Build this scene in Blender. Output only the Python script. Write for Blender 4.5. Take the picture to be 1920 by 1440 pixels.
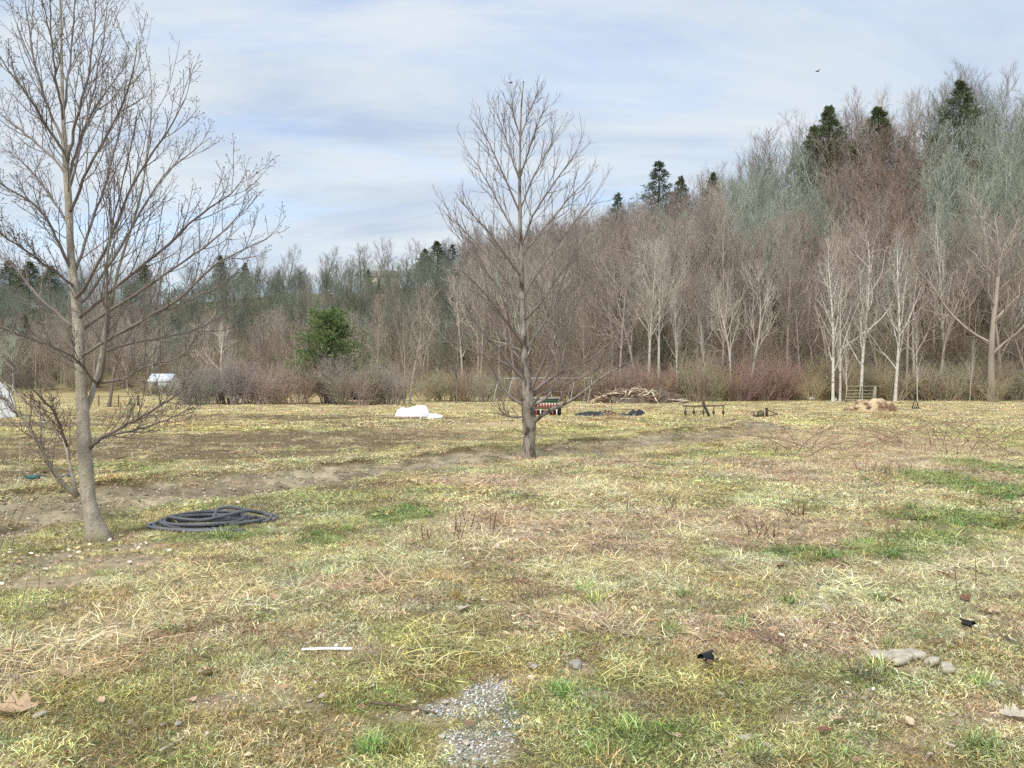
import bpy, math, random
import numpy as np
from math import radians, pi, sin, cos
from mathutils import Vector, Matrix, Euler

# ------------------------------------------------------------------ camera, sky, sun, exposure
SC = bpy.context.scene
for o in list(bpy.data.objects): bpy.data.objects.remove(o)
CAM_H, FPX = 1.6, 1442.0
cam = bpy.data.cameras.new('camera'); camo = bpy.data.objects.new('camera', cam)
SC.collection.objects.link(camo)
cam.sensor_width = 36.0; cam.lens = FPX / 1920.0 * 36.0
cam.clip_start = 0.05; cam.clip_end = 3000.0
camo.location = (0, 0, CAM_H); camo.rotation_euler = (radians(90), 0, 0)
SC.camera = camo

SUN_EL, SUN_AZ = 52.0, 205.0      # azimuth clockwise from +Y (the view direction)
SUN_STRENGTH, SUN_ANGLE = 1.5, 10.0
SKY_STRENGTH = 0.12
EXPOSURE = 1.15

W = bpy.data.worlds.new('World'); SC.world = W; W.use_nodes = True
def build_world():
    nt = W.node_tree; N = nt.nodes; L = nt.links; N.clear()
    out = N.new('ShaderNodeOutputWorld'); bg = N.new('ShaderNodeBackground')
    L.new(bg.outputs[0], out.inputs[0])
    sky = N.new('ShaderNodeTexSky'); sky.sky_type = 'NISHITA'; sky.sun_disc = False
    sky.sun_elevation = radians(SUN_EL); sky.sun_rotation = radians(SUN_AZ)
    sky.air_density = 1.0; sky.dust_density = 1.5
    tc = N.new('ShaderNodeTexCoord')
    sep = N.new('ShaderNodeSeparateXYZ'); L.new(tc.outputs['Generated'], sep.inputs[0])
    zc = N.new('ShaderNodeMath'); zc.operation = 'MAXIMUM'; L.new(sep.outputs[2], zc.inputs[0]); zc.inputs[1].default_value = 0.0
    za = N.new('ShaderNodeMath'); za.operation = 'ADD'; L.new(zc.outputs[0], za.inputs[0]); za.inputs[1].default_value = 0.16
    dx = N.new('ShaderNodeMath'); dx.operation = 'DIVIDE'; L.new(sep.outputs[0], dx.inputs[0]); L.new(za.outputs[0], dx.inputs[1])
    dy = N.new('ShaderNodeMath'); dy.operation = 'DIVIDE'; L.new(sep.outputs[1], dy.inputs[0]); L.new(za.outputs[0], dy.inputs[1])
    cmb = N.new('ShaderNodeCombineXYZ'); L.new(dx.outputs[0], cmb.inputs[0]); L.new(dy.outputs[0], cmb.inputs[1])
    def noise(scale, detail, rough, loc, sc, dist=0.0):
        mp = N.new('ShaderNodeMapping'); L.new(cmb.outputs[0], mp.inputs[0])
        mp.inputs['Location'].default_value = loc; mp.inputs['Scale'].default_value = sc
        n = N.new('ShaderNodeTexNoise'); L.new(mp.outputs[0], n.inputs[0])
        n.inputs['Scale'].default_value = scale; n.inputs['Detail'].default_value = detail
        n.inputs['Roughness'].default_value = rough; n.inputs['Distortion'].default_value = dist
        return n.outputs[0]
    def ramp(src, stops):
        r = N.new('ShaderNodeValToRGB'); L.new(src, r.inputs[0])
        e = r.color_ramp.elements
        e[0].position, e[0].color = stops[0][0], (*stops[0][1], 1)
        e[1].position, e[1].color = stops[-1][0], (*stops[-1][1], 1)
        for p, c in stops[1:-1]:
            q = e.new(p); q.color = (*c, 1)
        return r.outputs[0]
    def mix(f, a, b, mode='MIX'):
        m = N.new('ShaderNodeMix'); m.data_type = 'RGBA'; m.blend_type = mode
        if hasattr(f, 'links') or hasattr(f, 'is_linked'): L.new(f, m.inputs[0])
        else: m.inputs[0].default_value = f
        for s, i in ((a, 6), (b, 7)):
            if isinstance(s, tuple): m.inputs[i].default_value = s
            else: L.new(s, m.inputs[i])
        return m.outputs[2]
    K = 1.0 / (2 ** EXPOSURE)
    c = lambda r, g, b: tuple(((v / 255) ** 2.2) * K for v in (r, g, b))
    n1 = noise(1.5, 7, 0.58, (2.3, 1.1, 0), (0.55, 1.3, 1), 0.7)
    cloud = ramp(n1, [(0.36, c(190, 206, 230)), (0.44, c(206, 219, 235)), (0.52, c(218, 229, 239)), (0.62, c(229, 237, 244))])
    n2 = noise(1.5, 6, 0.58, (7.7, 3.2, 0), (0.5, 1.3, 1), 0.4)
    cover = ramp(n2, [(0.36, (0.5,) * 3), (0.47, (0.9,) * 3), (0.56, (1.0,) * 3)])
    skys = mix(1.0, sky.outputs[0], (SKY_STRENGTH,) * 3 + (1,), 'MULTIPLY')
    bgc = mix(cover, skys, cloud)
    L.new(bgc, bg.inputs[0]); bg.inputs[1].default_value = 1.0
build_world()

sun = bpy.data.lights.new('sun', 'SUN'); suno = bpy.data.objects.new('sun', sun)
SC.collection.objects.link(suno)
sun.energy = SUN_STRENGTH; sun.angle = radians(SUN_ANGLE); sun.color = (1.0, 0.95, 0.87)
_sd = Vector((sin(radians(SUN_AZ)) * cos(radians(SUN_EL)), cos(radians(SUN_AZ)) * cos(radians(SUN_EL)), sin(radians(SUN_EL))))
suno.rotation_euler = _sd.to_track_quat('Z', 'Y').to_euler()
suno.location = (0, 0, 60)

SC.view_settings.view_transform = 'Standard'; SC.view_settings.look = 'None'
SC.view_settings.exposure = EXPOSURE; SC.view_settings.gamma = 1.0
SC.view_settings.use_curve_mapping = False
SC.render.engine = 'CYCLES'
SC.cycles.max_bounces = 5; SC.cycles.diffuse_bounces = 3; SC.cycles.transparent_max_bounces = 4
SC.cycles.use_adaptive_sampling = True; SC.cycles.adaptive_threshold = 0.02
SC.cycles.use_denoising = False

# ------------------------------------------------------------------ helpers
rng = np.random.default_rng(11)
random.seed(11)
COL = SC.collection
def lin(c, k=1.0): return tuple(((v / 255.0) ** 2.2) * k for v in c)
ILL = 1.0                                   # how much brighter than its albedo a lit surface shows
DESAT = 0.3
def alb(r, g, b):
    v = [q / ILL for q in lin((r, g, b))]; l = 0.3 * v[0] + 0.6 * v[1] + 0.1 * v[2]
    return tuple(min(0.9, q + (l - q) * DESAT) for q in v)
def G(px, py):                                # photograph pixel -> point on the flat field
    d = FPX * CAM_H / (py - 720.0)
    return Vector(((px - 960.0) / FPX * d, d, 0))
def P3(px, py, d): return np.array([(px - 960.0) / FPX * d, d, CAM_H + (720.0 - py) / FPX * d])

def vnoise(x, y, seed=0):
    x = np.asarray(x, float); y = np.asarray(y, float)
    xi = np.floor(x).astype(np.int64); yi = np.floor(y).astype(np.int64)
    fx = x - xi; fy = y - yi
    fx = fx * fx * (3 - 2 * fx); fy = fy * fy * (3 - 2 * fy)
    def h(a, b):
        n = (a * 374761393 + b * 668265263 + seed * 974711) & 0x7fffffff
        n = ((n ^ (n >> 13)) * 1274126177) & 0x7fffffff
        return ((n ^ (n >> 16)) & 0xffff) / 65535.0
    return (h(xi, yi) * (1 - fx) + h(xi + 1, yi) * fx) * (1 - fy) + (h(xi, yi + 1) * (1 - fx) + h(xi + 1, yi + 1) * fx) * fy
def fbm(x, y, seed=0, oct=4, gain=0.5):
    s = 0; a = 1; t = 0
    for i in range(oct):
        s = s + a * vnoise(x * 2 ** i, y * 2 ** i, seed + i * 17); t += a; a *= gain
    return s / t
def sstep(a, b, x):
    t = np.clip((x - a) / (b - a), 0, 1); return t * t * (3 - 2 * t)

def mesh_from(name, V, quads=None, tris=None, smooth=True, mats=None, fmat=None):
    V = np.asarray(V, np.float32).reshape(-1, 3)
    me = bpy.data.meshes.new(name)
    nq = 0 if quads is None else len(quads); ntr = 0 if tris is None else len(tris)
    me.vertices.add(len(V)); me.vertices.foreach_set('co', V.ravel())
    nl = nq * 4 + ntr * 3
    idx = np.concatenate([np.asarray(quads, np.int32).ravel() if nq else np.zeros(0, np.int32),
                          np.asarray(tris, np.int32).ravel() if ntr else np.zeros(0, np.int32)])
    starts = np.concatenate([np.arange(nq) * 4, nq * 4 + np.arange(ntr) * 3]).astype(np.int32)
    me.loops.add(nl); me.loops.foreach_set('vertex_index', idx)
    me.polygons.add(nq + ntr); me.polygons.foreach_set('loop_start', starts)
    if smooth: me.polygons.foreach_set('use_smooth', np.ones(nq + ntr, bool))
    if mats:
        for m in mats: me.materials.append(m)
    if fmat is not None: me.polygons.foreach_set('material_index', np.asarray(fmat, np.int32))
    me.update(calc_edges=True); me.validate()
    return me
def setcol(me, name, arr):
    a = me.attributes.new(name, 'FLOAT_COLOR', 'POINT')
    arr = np.asarray(arr, np.float32)
    if arr.shape[1] == 3: arr = np.concatenate([arr, np.ones((len(arr), 1), np.float32)], 1)
    a.data.foreach_set('color', arr.ravel())

class MB:                                    # collects shapes for ONE mesh
    def __init__(s): s.V = []; s.Q = []; s.T = []; s.n = 0
    def add(s, V, Q=None, T=None):
        V = np.asarray(V, float).reshape(-1, 3)
        s.V.append(V)
        if Q is not None and len(Q): s.Q.append(np.asarray(Q, np.int64).reshape(-1, 4) + s.n)
        if T is not None and len(T): s.T.append(np.asarray(T, np.int64).reshape(-1, 3) + s.n)
        s.n += len(V); return s
    def box(s, c, size, rot=(0, 0, 0), bev=0.0):
        hx, hy, hz = [v / 2 for v in size]
        b = min(bev, hx * .9, hy * .9, hz * .9)
        R = np.array(Euler(rot).to_matrix())
        if b <= 0:
            V = np.array([[x, y, z] for x in (-hx, hx) for y in (-hy, hy) for z in (-hz, hz)])
            Q = [[0, 1, 3, 2], [4, 6, 7, 5], [0, 4, 5, 1], [2, 3, 7, 6], [0, 2, 6, 4], [1, 5, 7, 3]]
            return s.add(V @ R.T + np.array(c), Q)
        prof = [(hx, hy - b), (hx - b, hy), (-hx + b, hy), (-hx, hy - b), (-hx, -hy + b), (-hx + b, -hy), (hx - b, -hy), (hx, -hy + b)]
        ins = [(max(abs(x) - b, 0) * np.sign(x), max(abs(y) - b, 0) * np.sign(y)) for x, y in prof]
        V = [(*p, -hz) for p in ins] + [(*p, -hz + b) for p in prof] + [(*p, hz - b) for p in prof] + [(*p, hz) for p in ins]
        Q = []
        for l in range(3):
            for i in range(8):
                j = (i + 1) % 8; Q.append([l * 8 + i, l * 8 + j, (l + 1) * 8 + j, (l + 1) * 8 + i])
        for o_, fl in ((0, 1), (24, 0)):
            f = [[0, 1, 2, 3], [0, 3, 4, 7], [4, 5, 6, 7]]
            for q in f: Q.append([o_ + k for k in (q[::-1] if fl else q)])
        return s.add(np.array(V) @ R.T + np.array(c), Q)
    def tube(s, pts, r, S=6, cap=True):
        pts = np.asarray(pts, float); N = len(pts)
        r = np.full(N, r, float) if np.isscalar(r) else np.asarray(r, float)
        V, Q = tube_arrays(pts[None], r[None], S)
        s.add(V, Q)
        if cap:
            b = s.n - N * S
            for ring, c, fl in ((0, pts[0], 1), (N - 1, pts[-1], 0)):
                k = s.n; s.V.append(np.array([c])); s.n += 1
                T = []
                for i in range(S):
                    a_, b_ = b + ring * S + i, b + ring * S + (i + 1) % S
                    T.append([k, b_, a_] if fl else [k, a_, b_])
                s.T.append(np.array(T))
        return s
    def cyl(s, a, b, r, S=8): return s.tube([a, b], r, S)
    def torus(s, c, R, r, axis='x', S=8, M=20):
        a = np.arange(M) / M * 2 * pi; b = np.arange(S) / S * 2 * pi
        A, B = np.meshgrid(a, b, indexing='ij')
        u = (R + r * np.cos(B)) * np.cos(A); v = (R + r * np.cos(B)) * np.sin(A); w = r * np.sin(B)
        V = {'x': np.stack([w, u, v], -1), 'y': np.stack([u, w, v], -1), 'z': np.stack([u, v, w], -1)}[axis].reshape(-1, 3)
        Q = [[i * S + j, ((i + 1) % M) * S + j, ((i + 1) % M) * S + (j + 1) % S, i * S + (j + 1) % S] for i in range(M) for j in range(S)]
        return s.add(V + np.array(c), Q)
    def blob(s, c, size, rot=(0, 0, 0), nu=12, nv=8, rough=0.15, seed=0, flat=None):
        u = np.arange(nu) / nu * 2 * pi; v = (np.arange(nv + 1) / nv) * pi
        U, Vv = np.meshgrid(u, v, indexing='ij')
        d = np.stack([np.cos(U) * np.sin(Vv), np.sin(U) * np.sin(Vv), np.cos(Vv)], -1)
        k = 1 + rough * (2 * fbm(d[..., 0] * 2 + 5 + d[..., 2], d[..., 1] * 2 + 9 - d[..., 2], seed, 3) - 1)
        p = d * k[..., None] * np.array(size) / 2
        if flat is not None: p[..., 2] = np.clip(p[..., 2], -flat, flat)
        R = np.array(Euler(rot).to_matrix())
        p = p.reshape(-1, 3) @ R.T + np.array(c)
        w = nv + 1
        Q = [[i * w + j, i * w + j + 1, ((i + 1) % nu) * w + j + 1, ((i + 1) % nu) * w + j] for i in range(nu) for j in range(nv)]
        return s.add(p, Q)
    def grid(s, F):                          # F (n,m,3) grid sheet
        n, m = F.shape[:2]
        i, j = np.meshgrid(np.arange(n - 1), np.arange(m - 1), indexing='ij')
        a = (i * m + j).ravel()
        return s.add(F.reshape(-1, 3), np.stack([a, a + m, a + m + 1, a + 1], -1))
    def me(s, name, m, smooth=True):
        V = np.concatenate(s.V)
        Q = np.concatenate(s.Q) if s.Q else None; T = np.concatenate(s.T) if s.T else None
        return mesh_from(name, V, Q, T, smooth, [m])
    def build(s, name, m, parent=None, smooth=True, loc=None, rz=0.0):
        return link(name, s.me(name, m, smooth), parent, loc, rz)

def link(name, data, parent=None, loc=None, rz=0.0):
    o = bpy.data.objects.new(name, data); COL.objects.link(o)
    if loc is not None: o.location = loc
    if rz: o.rotation_euler = (0, 0, rz)
    if parent is not None: o.parent = parent
    return o
def tag(o, label=None, cat=None, group=None, kind=None):
    if label: o['label'] = label
    if cat: o['category'] = cat
    if group: o['group'] = group
    if kind: o['kind'] = kind
    return o
def thing(name, label, cat, loc=(0, 0, 0), rz=0.0, group=None):
    o = bpy.data.objects.new(name, None); COL.objects.link(o)
    o.location = loc; o.rotation_euler = (0, 0, rz); o.empty_display_size = 0.2
    return tag(o, label, cat, group)

def tube_arrays(P, R, S):
    M, N = P.shape[:2]
    T = np.empty_like(P); T[:, 1:-1] = P[:, 2:] - P[:, :-2]; T[:, 0] = P[:, 1] - P[:, 0]; T[:, -1] = P[:, -1] - P[:, -2]
    T /= np.linalg.norm(T, axis=-1, keepdims=True) + 1e-9
    md = P[:, -1] - P[:, 0]; md /= np.linalg.norm(md, axis=-1, keepdims=True) + 1e-9
    ref = np.where(np.abs(md[:, 2:3]) > 0.8, np.array([[1.0, 0, 0]]), np.array([[0, 0, 1.0]]))
    if np.any(np.linalg.norm(md, axis=-1) < 0.5): pass
    U = np.cross(T, ref[:, None, :]); U /= np.linalg.norm(U, axis=-1, keepdims=True) + 1e-9
    Vv = np.cross(T, U)
    a = np.arange(S) / S * 2 * pi
    V = P[:, :, None, :] + R[:, :, None, None] * (np.cos(a)[None, None, :, None] * U[:, :, None, :] + np.sin(a)[None, None, :, None] * Vv[:, :, None, :])
    m, n, s = np.meshgrid(np.arange(M), np.arange(N - 1), np.arange(S), indexing='ij')
    b = m * N * S + n * S
    Q = np.stack([b + s, b + (s + 1) % S, b + S + (s + 1) % S, b + S + s], -1).reshape(-1, 4)
    return V.reshape(-1, 3), Q
def tubes(sets, S):                           # [(P,R,sides)] -> MB
    mb = MB()
    for P, R, s in sets:
        V, Q = tube_arrays(P, R, s); mb.add(V, Q)
    return mb
def resample(pts, n):
    pts = np.asarray(pts, float)
    k = np.concatenate([[0], np.cumsum(np.linalg.norm(np.diff(pts[:, :3], axis=0), axis=1))]); k /= k[-1]
    # Catmull-Rom style smoothing through linear oversampling
    t = np.linspace(0, 1, n)
    out = np.stack([np.interp(t, k, pts[:, i]) for i in range(pts.shape[1])], -1)
    for _ in range(2):
        o2 = out.copy(); o2[1:-1] = 0.25 * out[:-2] + 0.5 * out[1:-1] + 0.25 * out[2:]; out = o2
    return out
def grow(P, R, K, t0, t1, ang, asd, ln, seg, up, wig, rr, cap, tip, rg, az0=None):
    M, N = P.shape[:2]
    plen = np.linalg.norm(np.diff(P, axis=1), axis=-1).sum(1)
    t = t0 + (t1 - t0) * (np.arange(K)[None] + rg.random((M, K))) / K
    ti = t * (N - 1); i = np.clip(np.floor(ti).astype(int), 0, N - 2); f = (ti - i)[..., None]
    m = np.arange(M)[:, None]
    base = P[m, i] * (1 - f) + P[m, i + 1] * f
    T = P[m, i + 1] - P[m, i]; T /= np.linalg.norm(T, axis=-1, keepdims=True) + 1e-9
    r0 = R[m, i] * (1 - f[..., 0]) + R[m, i + 1] * f[..., 0]
    ref = np.where(np.abs(T[..., 2:3]) > 0.9, np.array([1.0, 0, 0]), np.array([0, 0, 1.0]))
    U = np.cross(T, ref); U /= np.linalg.norm(U, axis=-1, keepdims=True) + 1e-9
    Vv = np.cross(T, U)
    az = np.arange(K)[None] * 2.39996 + rg.random((M, 1)) * 6.28 + rg.normal(0, 0.4, (M, K))
    a = np.radians(ang) + np.radians(asd) * rg.normal(0, 1, (M, K))
    d = np.cos(a)[..., None] * T + np.sin(a)[..., None] * (np.cos(az)[..., None] * U + np.sin(az)[..., None] * Vv)
    L = ln(t, plen[:, None]) * rg.uniform(0.65, 1.25, (M, K))
    pts = np.empty((M, K, seg + 1, 3)); pts[:, :, 0] = base; p = base.copy()
    for s in range(seg):
        d = d + np.array([0, 0, up]) + wig * rg.normal(0, 1, d.shape)
        d /= np.linalg.norm(d, axis=-1, keepdims=True) + 1e-9
        p = p + d * (L / seg)[..., None]; pts[:, :, s + 1] = p
    rb = np.minimum(r0 * rr, cap)
    q = np.linspace(0, 1, seg + 1)
    Rr = rb[..., None] * (1 - q) + np.minimum(tip, rb[..., None]) * q
    return pts.reshape(M * K, seg + 1, 3), Rr.reshape(M * K, seg + 1)

# ------------------------------------------------------------------ materials
def nmat(name, color, rough=0.85, var=0.25, nscale=6.0, bump=0.0, bscale=30.0, col2=None, c2lo=0.5, c2hi=0.62, c2scale=3.0, spec=0.2, metallic=0.0,
         instcol=False, objcol=False, island=0.0, vcol=None, trans=0.0, stretch=None, coat=0.0):
    m = bpy.data.materials.new(name); m.use_nodes = True
    nt = m.node_tree; N = nt.nodes; L = nt.links
    bs = N['Principled BSDF']; out = N['Material Output']
    bs.inputs['Roughness'].default_value = rough; bs.inputs['Metallic'].default_value = metallic
    bs.inputs['Specular IOR Level'].default_value = spec
    tc = N.new('ShaderNodeTexCoord'); src = tc.outputs['Object']
    if stretch:
        mp = N.new('ShaderNodeMapping'); mp.inputs['Scale'].default_value = stretch; L.new(src, mp.inputs[0]); src = mp.outputs[0]
    def mixn(mode, f, a, b):
        x = N.new('ShaderNodeMix'); x.data_type = 'RGBA'; x.blend_type = mode
        for v, i in ((f, 0), (a, 6), (b, 7)):
            if hasattr(v, 'is_linked'): L.new(v, x.inputs[i])
            else: x.inputs[i].default_value = v
        return x.outputs[2]
    def nz(scale, detail=4, rough=0.6):
        n = N.new('ShaderNodeTexNoise'); L.new(src, n.inputs[0]); n.inputs['Scale'].default_value = scale
        n.inputs['Detail'].default_value = detail; n.inputs['Roughness'].default_value = rough; return n.outputs[0]
    def mr(s, a, b, c, d):
        x = N.new('ShaderNodeMapRange'); L.new(s, x.inputs[0])
        for k, v in enumerate((a, b, c, d)): x.inputs[k + 1].default_value = v
        return x.outputs[0]
    if instcol:
        at = N.new('ShaderNodeAttribute'); at.attribute_type = 'INSTANCER'; at.attribute_name = 'icol'; c = at.outputs[0]
    elif objcol:
        oi = N.new('ShaderNodeObjectInfo'); c = oi.outputs['Color']
    elif vcol:
        at = N.new('ShaderNodeAttribute'); at.attribute_name = vcol; c = at.outputs[0]
    else:
        rgb = N.new('ShaderNodeRGB'); rgb.outputs[0].default_value = (*color, 1); c = rgb.outputs[0]
    if instcol and vcol:
        at2 = N.new('ShaderNodeAttribute'); at2.attribute_name = vcol
        c = mixn('MULTIPLY', 1.0, c, at2.outputs[0])
    if col2 is not None:
        c = mixn('MIX', mr(nz(c2scale, 5), c2lo, c2hi, 0, 1), c, (*col2, 1))
    if var > 0:
        v = mr(nz(nscale), 0.25, 0.75, 1 - var, 1 + var)
        cb = N.new('ShaderNodeCombineColor'); [L.new(v, cb.inputs[k]) for k in range(3)]
        c = mixn('MULTIPLY', 1.0, c, cb.outputs[0])
    if island > 0:
        g = N.new('ShaderNodeNewGeometry'); v = mr(g.outputs['Random Per Island'], 0, 1, 1 - island, 1 + island)
        cb = N.new('ShaderNodeCombineColor'); [L.new(v, cb.inputs[k]) for k in range(3)]
        c = mixn('MULTIPLY', 1.0, c, cb.outputs[0])
    L.new(c, bs.inputs['Base Color'])
    if bump > 0:
        b = N.new('ShaderNodeBump'); b.inputs['Strength'].default_value = bump; b.inputs['Distance'].default_value = 0.02
        L.new(nz(bscale, 5, 0.65), b.inputs['Height']); L.new(b.outputs[0], bs.inputs['Normal'])
    if trans > 0:
        tr = N.new('ShaderNodeBsdfTranslucent'); L.new(c, tr.inputs[0])
        mx = N.new('ShaderNodeMixShader'); mx.inputs[0].default_value = trans
        L.new(bs.outputs[0], mx.inputs[1]); L.new(tr.outputs[0], mx.inputs[2]); L.new(mx.outputs[0], out.inputs[0])
    return m

# ------------------------------------------------------------------ terrain
_t = (np.array([-600, 0, 350, 500, 760, 850, 1000, 1200, 1400, 1600, 1800, 1920, 2600]) - 960) / FPX
_F = np.array([160, 150, 138, 128, 110, 98, 82, 73, 72, 75, 76, 75, 72.0])
_R = np.array([310, 300, 300, 290, 270, 255, 215, 185, 168, 160, 156, 152, 140.0])
_H = np.array([30, 31, 33, 35, 35, 33, 27, 29.5, 35, 43, 48, 46, 44.0])
def foot(t): return np.interp(t, _t, _F)
def ridge(t): return np.interp(t, _t, _R)
TRK = np.array([[G(x, y).x, G(x, y).y] for x, y in ((-500, 1080), (-200, 1003), (0, 962), (300, 925), (640, 884), (900, 857), (1000, 848), (1200, 829), (1380, 812), (1440, 805), (1445, 797), (1380, 790), (1290, 788), (1200, 787))])
def dist_track(x, y):
    best = np.full(np.shape(x), 1e9); side = np.zeros(np.shape(x))
    for a, b in zip(TRK[:-1], TRK[1:]):
        ab = b - a; l2 = ab @ ab
        t = np.clip(((x - a[0]) * ab[0] + (y - a[1]) * ab[1]) / l2, 0, 1)
        dx = x - a[0] - t * ab[0]; dy = y - a[1] - t * ab[1]
        d = np.hypot(dx, dy); sgn = np.sign(ab[0] * (y - a[1]) - ab[1] * (x - a[0]))
        side = np.where(d < best, sgn, side); best = np.minimum(best, d)
    return best, side
def track_w(x, y):
    d, s = dist_track(x, y)
    d = d + 0.7 * (fbm(x * 0.8, y * 0.8, 31, 4) - 0.5)
    return 1 - sstep(0.95, 1.4, d)
def hill(x, y):
    yy = np.maximum(y, 1.0); t = np.clip(x / yy, -1.6, 1.6)
    F = foot(t); R = ridge(t); H = np.interp(t, _t, _H)
    u = np.clip((y - F) / (R - F), 0, 1)
    h = H * (0.62 * u + 0.38 * u * u * (3 - 2 * u))
    h = h + (u > 0) * np.minimum(u * 6, 1) * 2.6 * (fbm(x * 0.03 + 50, y * 0.03, 3, 3) - 0.5)
    return h
def hgt(x, y):
    x = np.asarray(x, float); y = np.asarray(y, float)
    h = hill(x, y)
    near = 1 - sstep(40, 75, y)
    h = h + near * (0.10 * (fbm(x * 0.16, y * 0.16, 5, 3) - 0.5) + 0.045 * (fbm(x * 1.3, y * 1.3, 6, 3) - 0.5))
    d, s = dist_track(x, y)
    w = track_w(x, y)
    h = h - 0.04 * w * near
    h = h + 0.16 * np.exp(-((d - 1.5) / 0.28) ** 2) * (s > 0) * near * fbm(x * 0.7, y * 0.7, 33, 3)
    rut = np.exp(-((d - 0.62) / 0.2) ** 2)
    h = h - 0.09 * rut * w
    clod = fbm(x * 4.2, y * 4.2, 8, 3)
    h = h + w * (0.13 * (clod - 0.5) + 0.06 * (fbm(x * 10, y * 10, 18, 2) - 0.5))
    # tilled rows on the left field
    sw = soil_w(x, y)
    h = h + sw * 0.05 + sw * 0.14 * (fbm(x * 1.6, y * 3.4, 9, 4) - 0.5)
    h = h + near * 0.02 * (fbm(x * 7, y * 7, 10, 2) - 0.5) * (y < 14)
    return h
def soil_w(x, y):
    d, sd = dist_track(x, y)
    fld = sstep(2.2, 3.6, d) * (sd > 0) * (1 - sstep(38, 48, y)) * (1 - sstep(-4, 4, x + 0.04 * y))
    n = fbm(x * 0.05 + 3, y * 0.85 - x * 0.05, 21, 4, 0.62)
    return np.clip(fld, 0, 1) * sstep(0.455, 0.50, n)
def zat(x, y): return float(hgt(np.array([x]), np.array([y]))[0])
def GZ(px, py, dz=0.0):
    g = G(px, py); return (g.x, g.y, zat(g.x, g.y) + dz)

# patches that were seen in the photograph, as ellipses lying on the ground: (centre px, py, half-width px, half-height px)
PATCH = {
 'pink':  [(1080,1005,270,42),(960,985,120,28),(1450,1003,190,42),(1290,985,150,25),(1540,1030,90,22),(1480,885,130,30),(1600,840,170,38),(1680,875,150,28),(1750,835,130,26),(1330,1190,300,22),(1090,1165,150,14),(620,1098,95,20),(700,1085,60,14),(1150,868,70,10),(800,812,110,8),(1000,905,120,14),(890,905,90,10),(1580,1210,80,14),(1860,1060,60,14)],
 'tan':   [(120,1262,170,70),(60,1225,150,40),(290,1165,110,26),(1000,865,70,9),(930,800,80,10),(1180,840,100,8),(680,1100,90,16),(1130,925,160,18),(420,1140,80,16)],
 'green': [(765,970,72,17),(600,1008,46,17),(395,1004,66,11),(1190,1410,140,52),(1290,1385,90,34),(730,1408,70,34),(200,1080,42,8),(110,884,55,9),(260,884,50,6),(1890,925,90,40),(1810,980,110,26),(1720,1012,110,18),(1570,1045,130,16),(1900,885,70,26),(1650,1030,90,16),(1660,1275,50,13),(1850,1415,90,26),(1575,1420,45,28),(1625,1370,22,32),(960,1322,34,9),(1075,1305,22,10),(460,1330,30,14),(300,1420,60,25),(1830,1290,36,10),(1630,905,24,4),(690,1312,36,10),(1440,1430,70,20),(820,1385,18,12)],
 'moss':  [(260,1350,220,60),(620,1370,160,50),(1050,1235,260,45),(700,1290,140,25),(1450,1285,160,40),(1240,1265,120,30),(1780,1230,90,22),(860,1190,180,28),(1330,1330,120,30),(500,1390,500,60),(1400,1400,400,50),(1000,1330,300,40),(300,1300,260,26)],
 'pale':  [(1760,1105,230,48),(1850,1050,140,40),(1600,1130,160,22),(1400,1060,120,18),(700,1050,160,16),(560,1080,140,22),(1660,930,120,22),(1480,940,160,20),(300,1090,160,22),(1200,1080,260,24),(1760,880,120,14)],
 'bare':  [(900,1405,110,55),(980,1278,95,18),(820,1340,120,22),(1075,1252,45,14),(420,1310,90,26),(560,1320,70,16),(560,1290,60,12),(1690,1245,70,18),(1740,1400,70,24),(1770,1350,50,18),(390,1190,50,14),(1850,1282,30,10),(150,1052,170,28),(250,1030,60,18),(80,1090,120,14),(330,1400,50,24),(1700,860,90,14),(960,1000,70,12),(1740,870,80,10),(1440,1400,60,16),(640,1360,50,14),(1500,1350,60,14),(1880,1340,40,16),(1130,1300,60,12),(700,1220,50,10),(870,1150,30,8),(1640,1400,60,16)],
 'gravel':[(930,1305,62,30),(870,1330,90,24),(975,1345,50,16),(900,1385,80,40),(890,1425,90,30)],
}
def patch_w(kind, x, y):
    w = np.zeros(np.shape(x))
    n = fbm(x * 2.2, y * 1.4, 77 + len(kind), 4)
    n2 = fbm(x * 9, y * 9, 78, 2)
    for (cx, cy, rx, ry) in PATCH[kind]:
        c = G(cx, cy); d = c.y
        wx = rx / FPX * d
        y0 = FPX * CAM_H / (cy + ry - 720.0); y1 = FPX * CAM_H / (cy - ry - 720.0)
        wy = (y1 - y0) / 2; yc = (y0 + y1) / 2
        q = np.hypot((x - c.x) / wx, (y - yc) / wy) + 1.1 * (n - 0.5) + 0.5 * (n2 - 0.5)
        w = np.maximum(w, 1 - sstep(0.75, 1.15, q))
    return w
def ground_fields(x, y):
    f = {k: patch_w(k, x, y) for k in PATCH}
    f['track'] = track_w(x, y); f['soil'] = soil_w(x, y)
    return f
def mixc(c, k, w): return c * (1 - w[:, None]) + np.array(k)[None] * w[:, None]
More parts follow.
